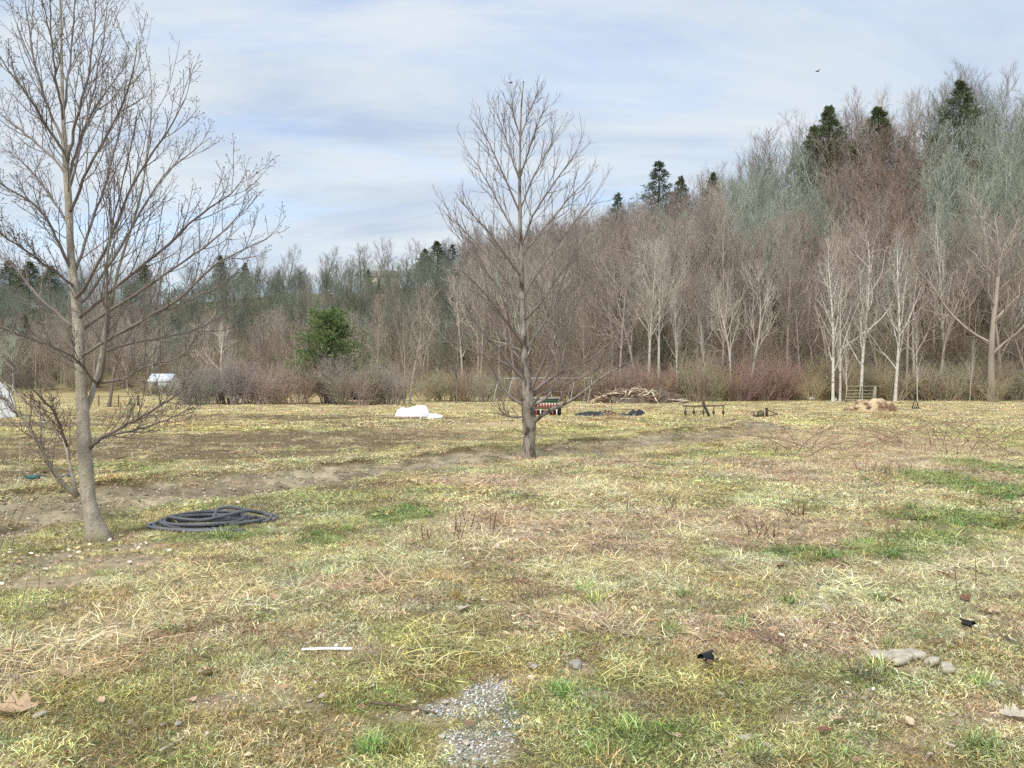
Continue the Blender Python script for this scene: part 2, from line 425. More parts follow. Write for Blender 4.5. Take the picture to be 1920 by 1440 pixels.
def ground_color(x, y, f, grass):
    """display colours (0-255): of the grass standing there (grass=True) or of the bare ground under it"""
    n = fbm(x * 0.35, y * 0.35, 41, 4); n2 = fbm(x * 1.5, y * 1.5, 42, 4); n3 = fbm(x * 0.12, y * 0.5, 43, 4)
    if grass:
        c = np.tile(np.array([[206., 196, 144]]), (len(x), 1))
        c = mixc(c, (188, 184, 118), sstep(0.44, 0.62, n) * 0.75)
        c = mixc(c, (216, 206, 154), sstep(0.50, 0.66, n2) * 0.6)
        c = mixc(c, (208, 182, 134), sstep(0.52, 0.66, fbm(x * 0.8, y * 0.8, 44, 3)) * 0.45)
        far = sstep(15, 30, y)
        c = mixc(c, (218, 192, 136), far * 0.6 * sstep(0.40, 0.55, n3))
        c = mixc(c, (190, 190, 108), far * 0.75 * sstep(0.50, 0.62, fbm(x * 0.06 + 9, y * 0.3, 46, 3)))
        c = mixc(c, (216, 194, 148), sstep(36, 44, y) * 0.6)
        c = mixc(c, (214, 206, 158), f['pale'] * 0.6)
        c = mixc(c, (208, 182, 150), f['pink'] * 0.7)
        c = mixc(c, (218, 196, 152), f['tan'] * 0.85)
        c = mixc(c, (168, 164, 84), f['moss'] * 0.5 * sstep(0.3, 0.62, fbm(x * 3.1, y * 3.1, 71, 3)))
        c = mixc(c, (140, 158, 86), f['green'] * 0.75)
        c = mixc(c, (175, 155, 118), np.maximum(f['soil'], f['track']) * 0.7)
    else:
        c = np.tile(np.array([[132., 120, 84]]), (len(x), 1))
        c = mixc(c, (165, 148, 108), sstep(0.45, 0.6, n2) * 0.6)
        far = sstep(12, 30, y)
        g = ground_color(x, y, f, True)
        c = c * (1 - 0.75 * far[:, None]) + g * 0.82 * 0.75 * far[:, None]
        c = mixc(c, (150, 130, 106), f['pink'] * 0.7 * (1 - far))
        c = mixc(c, (158, 134, 98), f['tan'] * 0.7 * (1 - far))
        c = mixc(c, (100, 108, 60), f['green'] * 0.6)
        c = mixc(c, (116, 108, 62), f['moss'] * 0.3)
        c = mixc(c, (166, 152, 130), f['bare'] * 0.75)
        c = mixc(c, (164, 156, 140), f['gravel'] * 0.7)
        c = mixc(c, (112, 99, 78), f['soil'] * 0.97)
        tr = np.array([156., 145, 122])[None] * (0.5 + 0.9 * fbm(x * 2.5, y * 2.5, 48, 4))[:, None]
        c = c * (1 - f['track'][:, None] * 0.95) + tr * f['track'][:, None] * 0.95
        d_, s_ = dist_track(x, y)
        rut_shade = np.exp(-((d_ - 0.62) / 0.22) ** 2) * f['track'] * sstep(0.35, 0.6, fbm(x * 1.6, y * 1.6, 49, 3))  # shade lying in the wheel ruts, painted into the ground colour
        c = mixc(c, (112, 101, 82), rut_shade * 0.8)
        bank_shade = np.exp(-((d_ - 1.35) / 0.2) ** 2) * (s_ > 0) * (y < 40) * sstep(0.3, 0.55, fbm(x * 0.6, y * 0.6, 53, 3))  # dark edge along the far bank: its shade put into the colour
        c = mixc(c, (92, 80, 60), bank_shade * 0.8)
    return c
def forest_floor_mix(x, y, c):
    t = np.clip(x / np.maximum(y, 1), -1.6, 1.6); F = foot(t)
    w = sstep(-4, 2, y - F + 5 * (fbm(x * 0.15, y * 0.15, 51, 3) - 0.5))
    n = fbm(x * 0.12, y * 0.12, 52, 4)
    fc = np.array([126., 108, 86])[None] * (1 - sstep(0.4, 0.6, n))[:, None] + np.array([138., 132, 96])[None] * sstep(0.4, 0.6, n)[:, None]
    return c * (1 - w[:, None]) + fc * w[:, None]

def build_ground():
    ys = [-3.0]
    while ys[-1] < 700:
        y = ys[-1]
        ys.append(y + (0.35 if y < 2 else max(0.022, 0.0085 * y) if y < 60 else 0.02 * y))
    ys = np.array(ys)
    k = np.linspace(-1, 1, 441)
    s = 0.75 * k + 0.95 * k ** 3
    Y, S = np.meshgrid(ys, s, indexing='ij')
    off = np.where(Y < 60, 4.0, 4.0)
    X = S * (Y + off)
    x = X.ravel(); y = Y.ravel()
    f = ground_fields(x, y)
    z = hgt(x, y)
    z = z - 0.03 * f['gravel'] * 0
    c = forest_floor_mix(x, y, ground_color(x, y, f, False))
    c = (np.clip(c, 0, 255) / 255) ** 2.2 / ILL
    mb = MB(); mb.grid(np.stack([X, Y, z.reshape(X.shape)], -1)); 
    V = np.concatenate(mb.V); Q = np.concatenate(mb.Q)[:, ::-1]
    m = nmat('ground_soil', (0.2, 0.2, 0.1), 0.95, 0.30, 9.0, 0.9, 26.0, vcol='gcol', spec=0.1)
    me = mesh_from('ground', V, Q, None, True, [m])
    setcol(me, 'gcol', c)
    return tag(link('ground', me), 'farm field with worn grass, dirt track and wooded hillside', kind='structure')
build_ground()

# ------------------------------------------------------------------ scattering (stuff)
def proto_coll(name, objs):
    c = bpy.data.collections.new(name)
    for o in objs: c.objects.link(o)
    return c
def scatter(name, label, pts, rot, scl, icol, coll, idx, cat=None):
    n = len(pts)
    me = bpy.data.meshes.new(name); me.vertices.add(n); me.vertices.foreach_set('co', np.asarray(pts, np.float32).ravel())
    a = me.attributes.new('rot', 'FLOAT_VECTOR', 'POINT'); a.data.foreach_set('vector', np.asarray(rot, np.float32).ravel())
    scl = np.asarray(scl, np.float32)
    if scl.ndim == 1: scl = np.repeat(scl[:, None], 3, 1)
    a = me.attributes.new('scl', 'FLOAT_VECTOR', 'POINT'); a.data.foreach_set('vector', scl.ravel())
    a = me.attributes.new('idx', 'INT', 'POINT'); a.data.foreach_set('value', np.asarray(idx, np.int32))
    setcol(me, 'icol', icol)
    o = link(name, me); tag(o, label, cat, kind='stuff')
    ng = bpy.data.node_groups.new('scatter_' + name, 'GeometryNodeTree')
    ng.interface.new_socket('Geometry', in_out='INPUT', socket_type='NodeSocketGeometry')
    ng.interface.new_socket('Geometry', in_out='OUTPUT', socket_type='NodeSocketGeometry')
    N = ng.nodes; L = ng.links
    gi = N.new('NodeGroupInput'); go = N.new('NodeGroupOutput')
    ip = N.new('GeometryNodeInstanceOnPoints'); ci = N.new('GeometryNodeCollectionInfo')
    ci.inputs['Collection'].default_value = coll; ci.inputs['Separate Children'].default_value = True; ci.inputs['Reset Children'].default_value = True
    def na(nm, typ):
        x = N.new('GeometryNodeInputNamedAttribute'); x.data_type = typ; x.inputs['Name'].default_value = nm; return x.outputs['Attribute']
    er = N.new('FunctionNodeEulerToRotation'); L.new(na('rot', 'FLOAT_VECTOR'), er.inputs[0])
    L.new(gi.outputs[0], ip.inputs['Points']); L.new(ci.outputs[0], ip.inputs['Instance'])
    ip.inputs['Pick Instance'].default_value = True
    L.new(na('idx', 'INT'), ip.inputs['Instance Index']); L.new(er.outputs[0], ip.inputs['Rotation']); L.new(na('scl', 'FLOAT_VECTOR'), ip.inputs['Scale'])
    L.new(ip.outputs[0], go.inputs[0])
    md = o.modifiers.new('scatter', 'NODES'); md.node_group = ng
    return o

def lay(x, y, jitter=0.05):
    """rotations that lay scattered patches on the slope of the ground, with a random heading"""
    n = len(x); e = 0.09; z0 = hgt(x - e, y); z1 = hgt(x + e, y); z2 = hgt(x, y - e); z3 = hgt(x, y + e)
    nz = np.stack([-(z1 - z0) / (2 * e) + rng.normal(0, jitter, n), -(z3 - z2) / (2 * e) + rng.normal(0, jitter, n), np.ones(n)], -1); nz /= np.linalg.norm(nz, axis=-1, keepdims=True)
    a = rng.random(n) * 2 * pi; xx = np.stack([np.cos(a), np.sin(a), np.zeros(n)], -1)
    xx -= nz * (xx * nz).sum(-1, keepdims=True); xx /= np.linalg.norm(xx, axis=-1, keepdims=True); yy = np.cross(nz, xx)
    return np.stack([np.arctan2(yy[:, 2], nz[:, 2]), -np.arcsin(np.clip(xx[:, 2], -1, 1)), np.arctan2(xx[:, 1], xx[:, 0])], -1)
M_BLADE = nmat('grass_blade', (1, 1, 1), 0.75, 0.0, spec=0.15, instcol=True, vcol='bcol', trans=0.25)
def blades(name, n, rad, length, width, lay, curl, huevar, seed, dome=0.0):
    """a patch of n bent blades; lay 0 = upright, 1 = lying flat"""
    r = np.random.default_rng(seed)
    a = r.random(n) * 2 * pi; q = rad * np.sqrt(r.random(n))
    bx, by = q * np.cos(a), q * np.sin(a)
    L = length * r.uniform(0.5, 1.4, n); w = width * r.uniform(0.6, 1.3, n)
    az = r.random(n) * 2 * pi
    el = np.clip(np.radians(90 * (1 - lay)) + r.normal(0, 0.28, n), 0.04, 1.5)
    pts = np.zeros((n, 4, 3)); p = np.stack([bx, by, dome * (1 - (q / rad) ** 2) + r.uniform(-0.004, 0.012, n)], -1); pts[:, 0] = p
    for s in range(3):
        e = el - curl * (s + r.random(n)) * 0.6
        az2 = az + r.normal(0, 0.35, n)
        e = np.where(p[:, 2] < 0.006, np.maximum(e, 0.02), e)
        p = p + (L / 3)[:, None] * np.stack([np.cos(az2) * np.cos(e), np.sin(az2) * np.cos(e), np.sin(e)], -1)
        p[:, 2] = np.maximum(p[:, 2], 0.004 + 0.006 * r.random(n))
        pts[:, s + 1] = p
    tw = az + pi / 2 + r.normal(0, 0.7, n)
    side = np.stack([np.cos(tw), np.sin(tw), r.normal(0, 0.3, n)], -1) * (w / 2)[:, None]
    wk = [1.0, 0.9, 0.6]
    V = np.concatenate([np.stack([pts[:, k] - side * wk[k], pts[:, k] + side * wk[k]], 1) for k in range(3)] + [pts[:, 3:4]], 1)   # n,7,3
    b = np.arange(n) * 7
    Q = np.concatenate([np.stack([b, b + 1, b + 3, b + 2], -1), np.stack([b + 2, b + 3, b + 5, b + 4], -1)])
    T = np.stack([b + 4, b + 5, b + 6], -1)
    me = mesh_from(name, V.reshape(-1, 3), Q, T, True, [M_BLADE])
    sh = r.uniform(0.35, 1.45, n) ** 1.4
    col = np.stack([sh * (1 + huevar * r.normal(0, 1, n) * 0.6), sh * (1 + huevar * r.normal(0, 1, n) * 0.25), sh * (1 + huevar * r.normal(0, 1, n))], -1)
    br = r.random(n) < 0.10; col[br] *= np.array([[0.75, 0.6, 0.5]])
    setcol(me, 'bcol', np.repeat(np.clip(col, 0.08, 1.8), 7, 0))
    return bpy.data.objects.new(name, me)

def wedge(y0, y1, dens, tmax=0.86):
    """uniform random points in the view wedge between two depths"""
    st = 1 / math.sqrt(dens); n = int((y1 - y0) / st) + 1; m = int(tmax * y1 / st) + 1
    Y, X = np.meshgrid(y0 + (np.arange(n) + 0.5) * st, np.arange(-m, m + 1) * st, indexing='ij')
    x = (X + rng.uniform(-.65, .65, X.shape) * st).ravel(); y = (Y + rng.uniform(-.65, .65, X.shape) * st).ravel()
    k = (np.abs(x) < tmax * y) & (y > y0) & (y < y1)
    return x[k], y[k]
def to_alb(c):
    v = (np.clip(c, 0, 255) / 255) ** 2.2 / 0.74; l = (v @ np.array([0.3, 0.6, 0.1]))[:, None]
    return np.clip(v + (l - v) * 0.18, 0, 0.95)
def turf():
    near = proto_coll('turf_near', [blades('turf_near_%d' % i, 420, 0.17, 0.040, 0.0030, 0.66, 0.35, 0.16, 100 + i) for i in range(6)])
    mid = proto_coll('turf_mid', [blades('turf_mid_%d' % i, 340, 0.34, 0.068, 0.0068, 0.74, 0.35, 0.16, 200 + i) for i in range(6)])
    far = proto_coll('turf_far', [blades('turf_far_%d' % i, 320, 0.7, 0.10, 0.018, 0.78, 0.35, 0.12, 300 + i) for i in range(5)])
    for nm, coll, (y0, y1, dens), lab, k in (('turf', near, (2.2, 9.5, 52), 'short matted winter grass in the near lawn', 6), ('turf', mid, (9.0, 26, 13), 'short matted grass around the dirt track', 6), ('turf', far, (25, 84, 3.4), 'straw coloured grass across the far field', 5)):
        x, y = wedge(y0, y1, dens)
        f = ground_fields(x, y)
        keep = 1 - 0.96 * f['track'] - 1.0 * f['soil'] - 0.88 * f['bare'] - 0.96 * f['gravel']
        t = x / y
        keep = keep * (y < foot(t) + 1)
        m = rng.random(len(x)) < keep
        x, y = x[m], y[m]; f = {q: v[m] for q, v in f.items()}
        c = to_alb(ground_color(x, y, f, True) * rng.uniform(0.70, 1.16, (len(x), 1)) + rng.normal(0, 7, (len(x), 3)))
        z = hgt(x, y)
        n = len(x)
        scatter(nm, lab, np.stack([x, y, z + 0.001], -1), lay(x, y), rng.uniform(0.75, 1.25, n), c, coll, rng.integers(0, k, n))
    # lush green tufts
    gr = proto_coll('tuft_green', [blades('tuft_green_%d' % i, 110, 0.07, 0.11, 0.0050, 0.34, 0.5, 0.14, 400 + i) for i in range(5)])
    x, y = wedge(2.3, 34, 26); f = patch_w('green', x, y) * np.clip(14 / y, 0.2, 1) * np.where(y < 4.6, 1.0, 0.6)
    spor = (fbm(x * 3, y * 3, 61, 2) > 0.72) * 0.18 * (y < 7)
    m = rng.random(len(x)) < np.maximum(f * (0.35 + 0.65 * (fbm(x * 5, y * 5, 62, 2) > 0.45)), spor); x, y = x[m], y[m]; n = len(x)
    c = to_alb((np.array([[116., 148, 76]]) + np.array([[48, 24, 30]]) * rng.random((n, 1))) * rng.uniform(0.8, 1.15, (n, 1)) + rng.normal(0, 8, (n, 3)) + np.array([[25, 12, 5]]) * (rng.random((n, 1)) < 0.25))
    scatter('green_grass', 'fresh green grass growing in patches through the dead turf', np.stack([x, y, hgt(x, y)], -1), np.stack([np.zeros(n), np.zeros(n), rng.random(n) * 6.28], -1), rng.uniform(0.5, 1.15, n) * np.clip(1.0, 0, 1), c, gr, rng.integers(0, 5, n))
    # long dead straw, matted
    st = proto_coll('straw', [blades('straw_%d' % i, 140, 0.22, 0.19, 0.0042, 0.84, 0.22, 0.12, 500 + i, 0.03) for i in range(5)])
    x, y = wedge(2.3, 30, 20); f = ground_fields(x, y)
    w = np.maximum(np.maximum(f['tan'] * 0.95, f['pink'] * 0.40), f['pale'] * 0.34) + 0.012
    m = rng.random(len(x)) < w; x, y = x[m], y[m]; f = {q: v[m] for q, v in f.items()}; n = len(x)
    c = to_alb(ground_color(x, y, f, True) * rng.uniform(0.9, 1.15, (n, 1)))
    scatter('dead_straw', 'long dead grass stalks lying matted over the lawn', np.stack([x, y, hgt(x, y) + 0.004], -1), lay(x, y), rng.uniform(0.6, 1.15, n), c, st, rng.integers(0, 5, n))
    # stubble on the tilled rows and track
    x, y = wedge(8, 46, 2.2); f = ground_fields(x, y)
    m = (rng.random(len(x)) < f['soil'] * 0.6 + f['track'] * 0.22); x, y = x[m], y[m]; n = len(x)
    c = to_alb(np.array([[188., 170, 128]]) * rng.uniform(0.75, 1.2, (n, 1)))
    scatter('stubble', 'pale crop stubble lying on the tilled soil rows', np.stack([x, y, hgt(x, y)], -1), lay(x, y), rng.uniform(0.5, 1.2, n), c, st, rng.integers(0, 5, n))
turf()
# ------------------------------------------------------------------ the wood on the hillside
M_BARKI = nmat('bark_wood', (0.2, 0.17, 0.15), 0.9, 0.28, 1.6, 0.0, objcol=True, spec=0.1, stretch=(1, 1, 0.25))
M_BARKS = nmat('bark_wood_mass', (0.2, 0.17, 0.15), 0.9, 0.28, 1.6, 0.0, instcol=True, spec=0.1, stretch=(1, 1, 0.25))
M_WHITE = nmat('bark_white', alb(216, 208, 192), 0.8, 0.2, 3.0, 0.0, col2=alb(150, 140, 128), c2lo=0.52, c2hi=0.64, c2scale=2.5, stretch=(1, 1, 2.0))
M_WHITET = nmat('white_tree_twigs', alb(190, 176, 162), 0.8, 0.15, 3.0)
M_EVER = nmat('evergreen_needles', alb(104, 118, 66), 0.7, 0.35, 0.7, 0.0, island=0.45, spec=0.2, trans=0.15)
M_EVERP = nmat('pine_needles', alb(112, 142, 62), 0.7, 0.35, 0.8, 0.0, island=0.45, spec=0.2, trans=0.15)
M_EVERS = nmat('spruce_needles', alb(94, 116, 92), 0.7, 0.35, 0.8, 0.0, island=0.45, spec=0.2, trans=0.15)
M_TRUNKD = nmat('bark_dark', alb(96, 84, 74), 0.9, 0.25, 3.0, 0.4, 14.0)

def trunk_poly(H, r, n, rg, wob=0.02, lean=0.03, tip=0.02):
    z = np.linspace(0, 1, n)
    k = rg.normal(0, lean, 2); ph = rg.random(4) * 6.28
    x = H * (k[0] * z + wob * (np.sin(z * 5 + ph[0]) - np.sin(ph[0])) * z); y = H * (k[1] * z + wob * (np.sin(z * 5 + ph[1]) - np.sin(ph[1])) * z)
    R = r * (1 - z) ** 0.8 + tip; R[0] *= 1.35
    return np.stack([x, y, z * H - 0.3], -1)[None], R[None]
def dec_tree(kind, seed):
    rg = np.random.default_rng(seed)
    if kind == 'slim':
        H = 15.0; T, R = trunk_poly(H, 0.14, 14, rg, 0.010, 0.03, 0.015)
        a = grow(T, R, 18, 0.36, 0.99, 30, 8, lambda t, L: H * (0.36 - 0.24 * (t - .36) / .63), 7, 0.12, 0.08, 0.45, 0.06, 0.02, rg)
        b = grow(*a, 6, 0.15, 0.98, 32, 9, lambda t, L: L * (0.60 - 0.28 * t), 5, 0.12, 0.09, 0.65, 0.034, 0.014, rg)
        c = grow(*b, 4, 0.15, 1.0, 30, 10, lambda t, L: np.maximum(0.8, L * (0.7 - 0.2 * t)), 4, 0.12, 0.09, 0.75, 0.022, 0.010, rg)
    elif kind == 'wide':
        H = 13.5; T, R = trunk_poly(H, 0.19, 12, rg, 0.03, 0.05, 0.015)
        a = grow(T, R, 13, 0.26, 0.97, 48, 10, lambda t, L: H * (0.52 - 0.33 * (t - .26) / .7), 8, 0.13, 0.11, 0.55, 0.085, 0.022, rg)
        b = grow(*a, 8, 0.2, 0.98, 38, 10, lambda t, L: L * (0.50 - 0.22 * t), 5, 0.12, 0.10, 0.65, 0.04, 0.015, rg)
        c = grow(*b, 4, 0.15, 1.0, 34, 11, lambda t, L: np.maximum(0.8, L * (0.6 - 0.2 * t)), 4, 0.10, 0.11, 0.75, 0.023, 0.010, rg)
    elif kind == 'fork':
        H = 14.0; T, R = trunk_poly(H, 0.16, 12, rg, 0.04, 0.10, 0.015)
        a = grow(T, R, 10, 0.26, 0.96, 34, 10, lambda t, L: H * (0.50 - 0.32 * (t - .28) / .7), 8, 0.10, 0.13, 0.65, 0.09, 0.022, rg)
        b = grow(*a, 7, 0.25, 0.98, 38, 11, lambda t, L: L * (0.46 - 0.18 * t), 5, 0.11, 0.12, 0.65, 0.04, 0.015, rg)
        c = grow(*b, 4, 0.15, 1.0, 34, 11, lambda t, L: np.maximum(0.8, L * (0.6 - 0.2 * t)), 4, 0.10, 0.11, 0.75, 0.023, 0.010, rg)
    elif kind == 'white':
        H = 13.5; T, R = trunk_poly(H, 0.15, 16, rg, 0.02, 0.04, 0.02)
        a = grow(T, R, 17, 0.2, 0.98, 34, 9, lambda t, L: H * (0.40 - 0.27 * (t - .2) / .78), 7, 0.10, 0.10, 0.55, 0.075, 0.02, rg)
        b = grow(*a, 6, 0.2, 0.98, 38, 10, lambda t, L: L * (0.45 - 0.2 * t), 4, 0.08, 0.12, 0.65, 0.032, 0.014, rg)
        c = grow(*b, 3, 0.2, 1.0, 40, 12, lambda t, L: np.maximum(0.5, L * (0.5 - 0.2 * t)), 3, 0.06, 0.14, 0.7, 0.018, 0.009, rg)
    tm = tubes([(T, R, 7), (a[0], a[1], 4)], 0)
    cm = tubes([(b[0], b[1], 3), (c[0], c[1], 3)], 0)
    return tm, cm
def shrub_mesh(kind, seed):
    rg = np.random.default_rng(seed)
    n = 26 if kind != 'sapling' else 5
    H = 3.0 if kind != 'sapling' else 6.5
    a = rg.random(n) * 6.28; q = 0.5 * np.sqrt(rg.random(n))
    d = np.stack([np.cos(a) * rg.uniform(.1, .75, n), np.sin(a) * rg.uniform(.1, .75, n), np.ones(n)], -1)
    if kind == 'sapling': d[:, :2] *= 0.35; q *= 1.2
    d /= np.linalg.norm(d, axis=-1, keepdims=True)
    p = np.stack([q * np.cos(a), q * np.sin(a), np.full(n, -0.1)], -1)
    L = H * rg.uniform(0.6, 1.15, n); pts = [p]
    for s in range(6):
        d = d + rg.normal(0, 0.09, d.shape) + (np.array([0, 0, -0.03]) if kind == 'arch' else np.array([0, 0, 0.04]))
        d /= np.linalg.norm(d, axis=-1, keepdims=True); p = p + d * (L / 6)[:, None]; pts.append(p)
    P = np.stack(pts, 1); R = np.linspace(0.03 if kind != 'sapling' else 0.045, 0.008, 7)[None].repeat(n, 0)
    b = grow(P, R, 7, 0.2, 0.98, 34, 10, lambda t, L: L * (0.46 - 0.2 * t), 4, 0.08, 0.10, 0.6, 0.016, 0.009, rg)
    c = grow(*b, 4, 0.15, 1.0, 36, 12, lambda t, L: np.maximum(0.35, L * 0.5), 3, 0.06, 0.12, 0.8, 0.012, 0.007, rg)
    return tubes([(P, R, 4)], 0), tubes([(b[0], b[1], 3), (c[0], c[1], 3)], 0)
def conifer(kind, seed):
    rg = np.random.default_rng(seed)
    V = []; 
    if kind == 'spruce': H, K, ang, frac, dro, gap = 15.0, 100, 84, 0.33, -0.01, 0.12
    elif kind == 'hemlock': H, K, ang, frac, dro, gap = 16.0, 150, 80, 0.33, -0.03, 0.22
    else: H, K, ang, frac, dro, gap = 8.0, 150, 66, 0.30, 0.05, 0.10
    T, R = trunk_poly(H, 0.2 if kind != 'pine' else 0.14, 12, rg, 0.006, 0.01, 0.015)
    if kind == 'pine': ln = lambda t, L: H * frac * np.clip(np.sin(np.clip((t + 0.16) / 1.22, 0, 1) ** 0.9 * pi), 0.42, 1) * 1.0
    else: ln = lambda t, L: H * frac * np.minimum(1, 1.3 * (1.005 - t)) ** (0.95 if kind == 'hemlock' else 1.05)
    a = grow(T, R, K, gap, 0.985, ang, 8, ln, 6, dro, 0.07, 0.35, 0.04, 0.008, rg)
    b = grow(*a, 12, 0.15, 1.0, 48, 10, lambda t, L: np.maximum(0.22, L * (0.42 - 0.25 * t)), 3, 0.02, 0.1, 0.5, 0.012, 0.006, rg)
    # needle sprays: slim triangles set along the side shoots
    S = b[0]; n = len(S); per = 14
    t = rg.random((n, per)) * 0.9 + 0.1; ti = t * 3; i = np.clip(ti.astype(int), 0, 2); f = (ti - i)[..., None]; m = np.arange(n)[:, None]
    base = S[m, i] * (1 - f) + S[m, i + 1] * f
    dirn = S[:, -1] - S[:, 0]; dirn /= np.linalg.norm(dirn, axis=-1, keepdims=True)
    d = dirn[:, None] + rg.normal(0, 0.55, (n, per, 3)) + np.array([0, 0, 0.12 if kind == 'pine' else -0.12])
    d /= np.linalg.norm(d, axis=-1, keepdims=True)
    l = rg.uniform(0.14, 0.34, (n, per, 1)) * (1.15 if kind == 'hemlock' else 1.0 if kind == 'spruce' else 0.8)
    sd = np.cross(d, rg.normal(0, 1, (n, per, 3))); sd /= np.linalg.norm(sd, axis=-1, keepdims=True) + 1e-9
    w = l * 0.20
    A = base - sd * w * .5; B = base + sd * w * .5 + d * l * .25; C = base + d * l
    F = np.stack([A, B, C], 2).reshape(-1, 3)
    nt = n * per
    mb = MB(); mb.add(F, None, np.arange(nt * 3).reshape(-1, 3))
    return tubes([(T, R, 7), (a[0], a[1], 3)], 0), mb

# prototypes: mesh data shared by all the copies
PROT = {}
def reg(key, tm, cm, mt, mc): PROT[key] = (tm.me(key + '_trunk', mt), cm.me(key + '_crown', mc))
for i in range(4): reg('slim%d' % i, *dec_tree('slim', 20 + i), M_BARKI, M_BARKI)
for i in range(3): reg('wide%d' % i, *dec_tree('wide', 30 + i), M_BARKI, M_BARKI)
for i in range(3): reg('fork%d' % i, *dec_tree('fork', 40 + i), M_BARKI, M_BARKI)
for i in range(3): reg('white%d' % i, *dec_tree('white', 50 + i), M_WHITE, M_WHITET)
for i in range(3): reg('shrub%d' % i, *shrub_mesh('shrub', 60 + i), M_BARKI, M_BARKI)
for i in range(2): reg('arch%d' % i, *shrub_mesh('arch', 70 + i), M_BARKI, M_BARKI)
for i in range(2): reg('sapling%d' % i, *shrub_mesh('sapling', 75 + i), M_BARKI, M_BARKI)
for i in range(2): reg('spruce%d' % i, *conifer('spruce', 80 + i), M_TRUNKD, M_EVERS)
for i in range(3): reg('hemlock%d' % i, *conifer('hemlock', 85 + i), M_TRUNKD, M_EVER)
for i in range(2): reg('pine%d' % i, *conifer('pine', 90 + i), M_TRUNKD, M_EVERP)

def plant(name, key, x, y, scale, label, cat, group=None, rz=None, color=None, sx=None, crown='crown', stem='trunk', dz=0.0, lean=(0, 0)):
    o = thing(name, label, cat, (x, y, zat(x, y) + dz), random.random() * 6.28 if rz is None else rz, group)
    o.rotation_euler = (lean[0], lean[1], o.rotation_euler[2])
    s = scale if sx is None else sx
    o.scale = (s, s, scale)
    tm, cm = PROT[key]
    for nm, me in ((stem, tm), (crown, cm)):
        c = link(nm, me, o)
        if color is not None: c.color = (*color, 1)
    return o

BROWN, GREENISH, RED, GREY, PALE, DARK = alb(172, 154, 138), alb(164, 172, 148), alb(168, 140, 122), alb(154, 146, 140), alb(200, 188, 170), alb(130, 114, 104)
FARGREEN = alb(126, 136, 112)  # lichen green, lightened so that distance haze is in the colour
LOOK = {'FARGREEN': 'dark green', 'BROWN': 'brown', 'GREENISH': 'grey-green', 'RED': 'reddish brown', 'GREY': 'grey', 'PALE': 'pale grey', 'DARK': 'dark'}
HUE = dict(FARGREEN=FARGREEN, BROWN=BROWN, GREENISH=GREENISH, RED=RED, GREY=GREY, PALE=PALE, DARK=DARK)
def proj(x, y, z): return 960 + FPX * x / y, 720 + FPX * (CAM_H - z) / y
def hue_at(px, py, u, rg):
    r = rg.random()
    if px < 860:                                   # the left-hand wood
        if u > 0.93: return 'GREY'
        n = fbm(np.array([px * 0.006]), np.array([py * 0.02]), 91, 3)[0]
        if py < 600: return 'FARGREEN' if n > 0.36 or r < .5 else 'BROWN'
        return 'GREENISH' if n > 0.62 else ('PALE' if r < 0.06 else 'BROWN')
    if u > 0.86: return 'GREY' if r < 0.8 else 'RED'
    if 1360 < px < 1550 and 330 < py < 480: return 'GREENISH' if r < .97 else 'BROWN'
    if px > 1740 and 200 < py < 480: return 'GREENISH' if r < .9 else 'BROWN'
    if 1090 < px < 1200 and py < 440: return 'GREENISH' if r < .6 else 'BROWN'
    if 1540 < px < 1760 and 300 < py < 500: return 'RED' if r < .75 else 'BROWN'
    if py > 500 and r < .08: return 'PALE'
    return 'RED' if r < .15 else ('GREENISH' if r < .22 else 'BROWN')
LAND = [(-300, 120, 'behind the hoop house'), (120, 270, 'behind the left-hand bare tree'), (270, 360, 'near the pale blue shed'), (360, 470, 'behind the long hedge'), (470, 560, 'left of the round green pine'),
        (560, 665, 'behind the round green pine'), (665, 770, 'behind the old sheds'), (770, 860, 'right of the sheds'), (860, 950, 'left of the middle bare tree'), (950, 1040, 'behind the middle bare tree'), (1040, 1110, 'left of the brush pile'),
        (1110, 1200, 'behind the brush pile'), (1200, 1285, 'right of the brush pile'), (1285, 1365, 'behind the long toolbar'), (1365, 1440, 'behind the small implement'), (1440, 1540, 'left of the white trees'),
        (1540, 1600, 'near the leftmost white tree'), (1600, 1650, 'behind the stacked gate panels'), (1650, 1720, 'by the rightmost white tree'), (1720, 1800, 'right of the white trees'), (1800, 1870, 'near the right edge'), (1870, 2500, 'at the right edge')]
def landmark(px):
    for a, b, s in LAND:
        if a <= px < b: return s
    return 'at the far end of the wood'

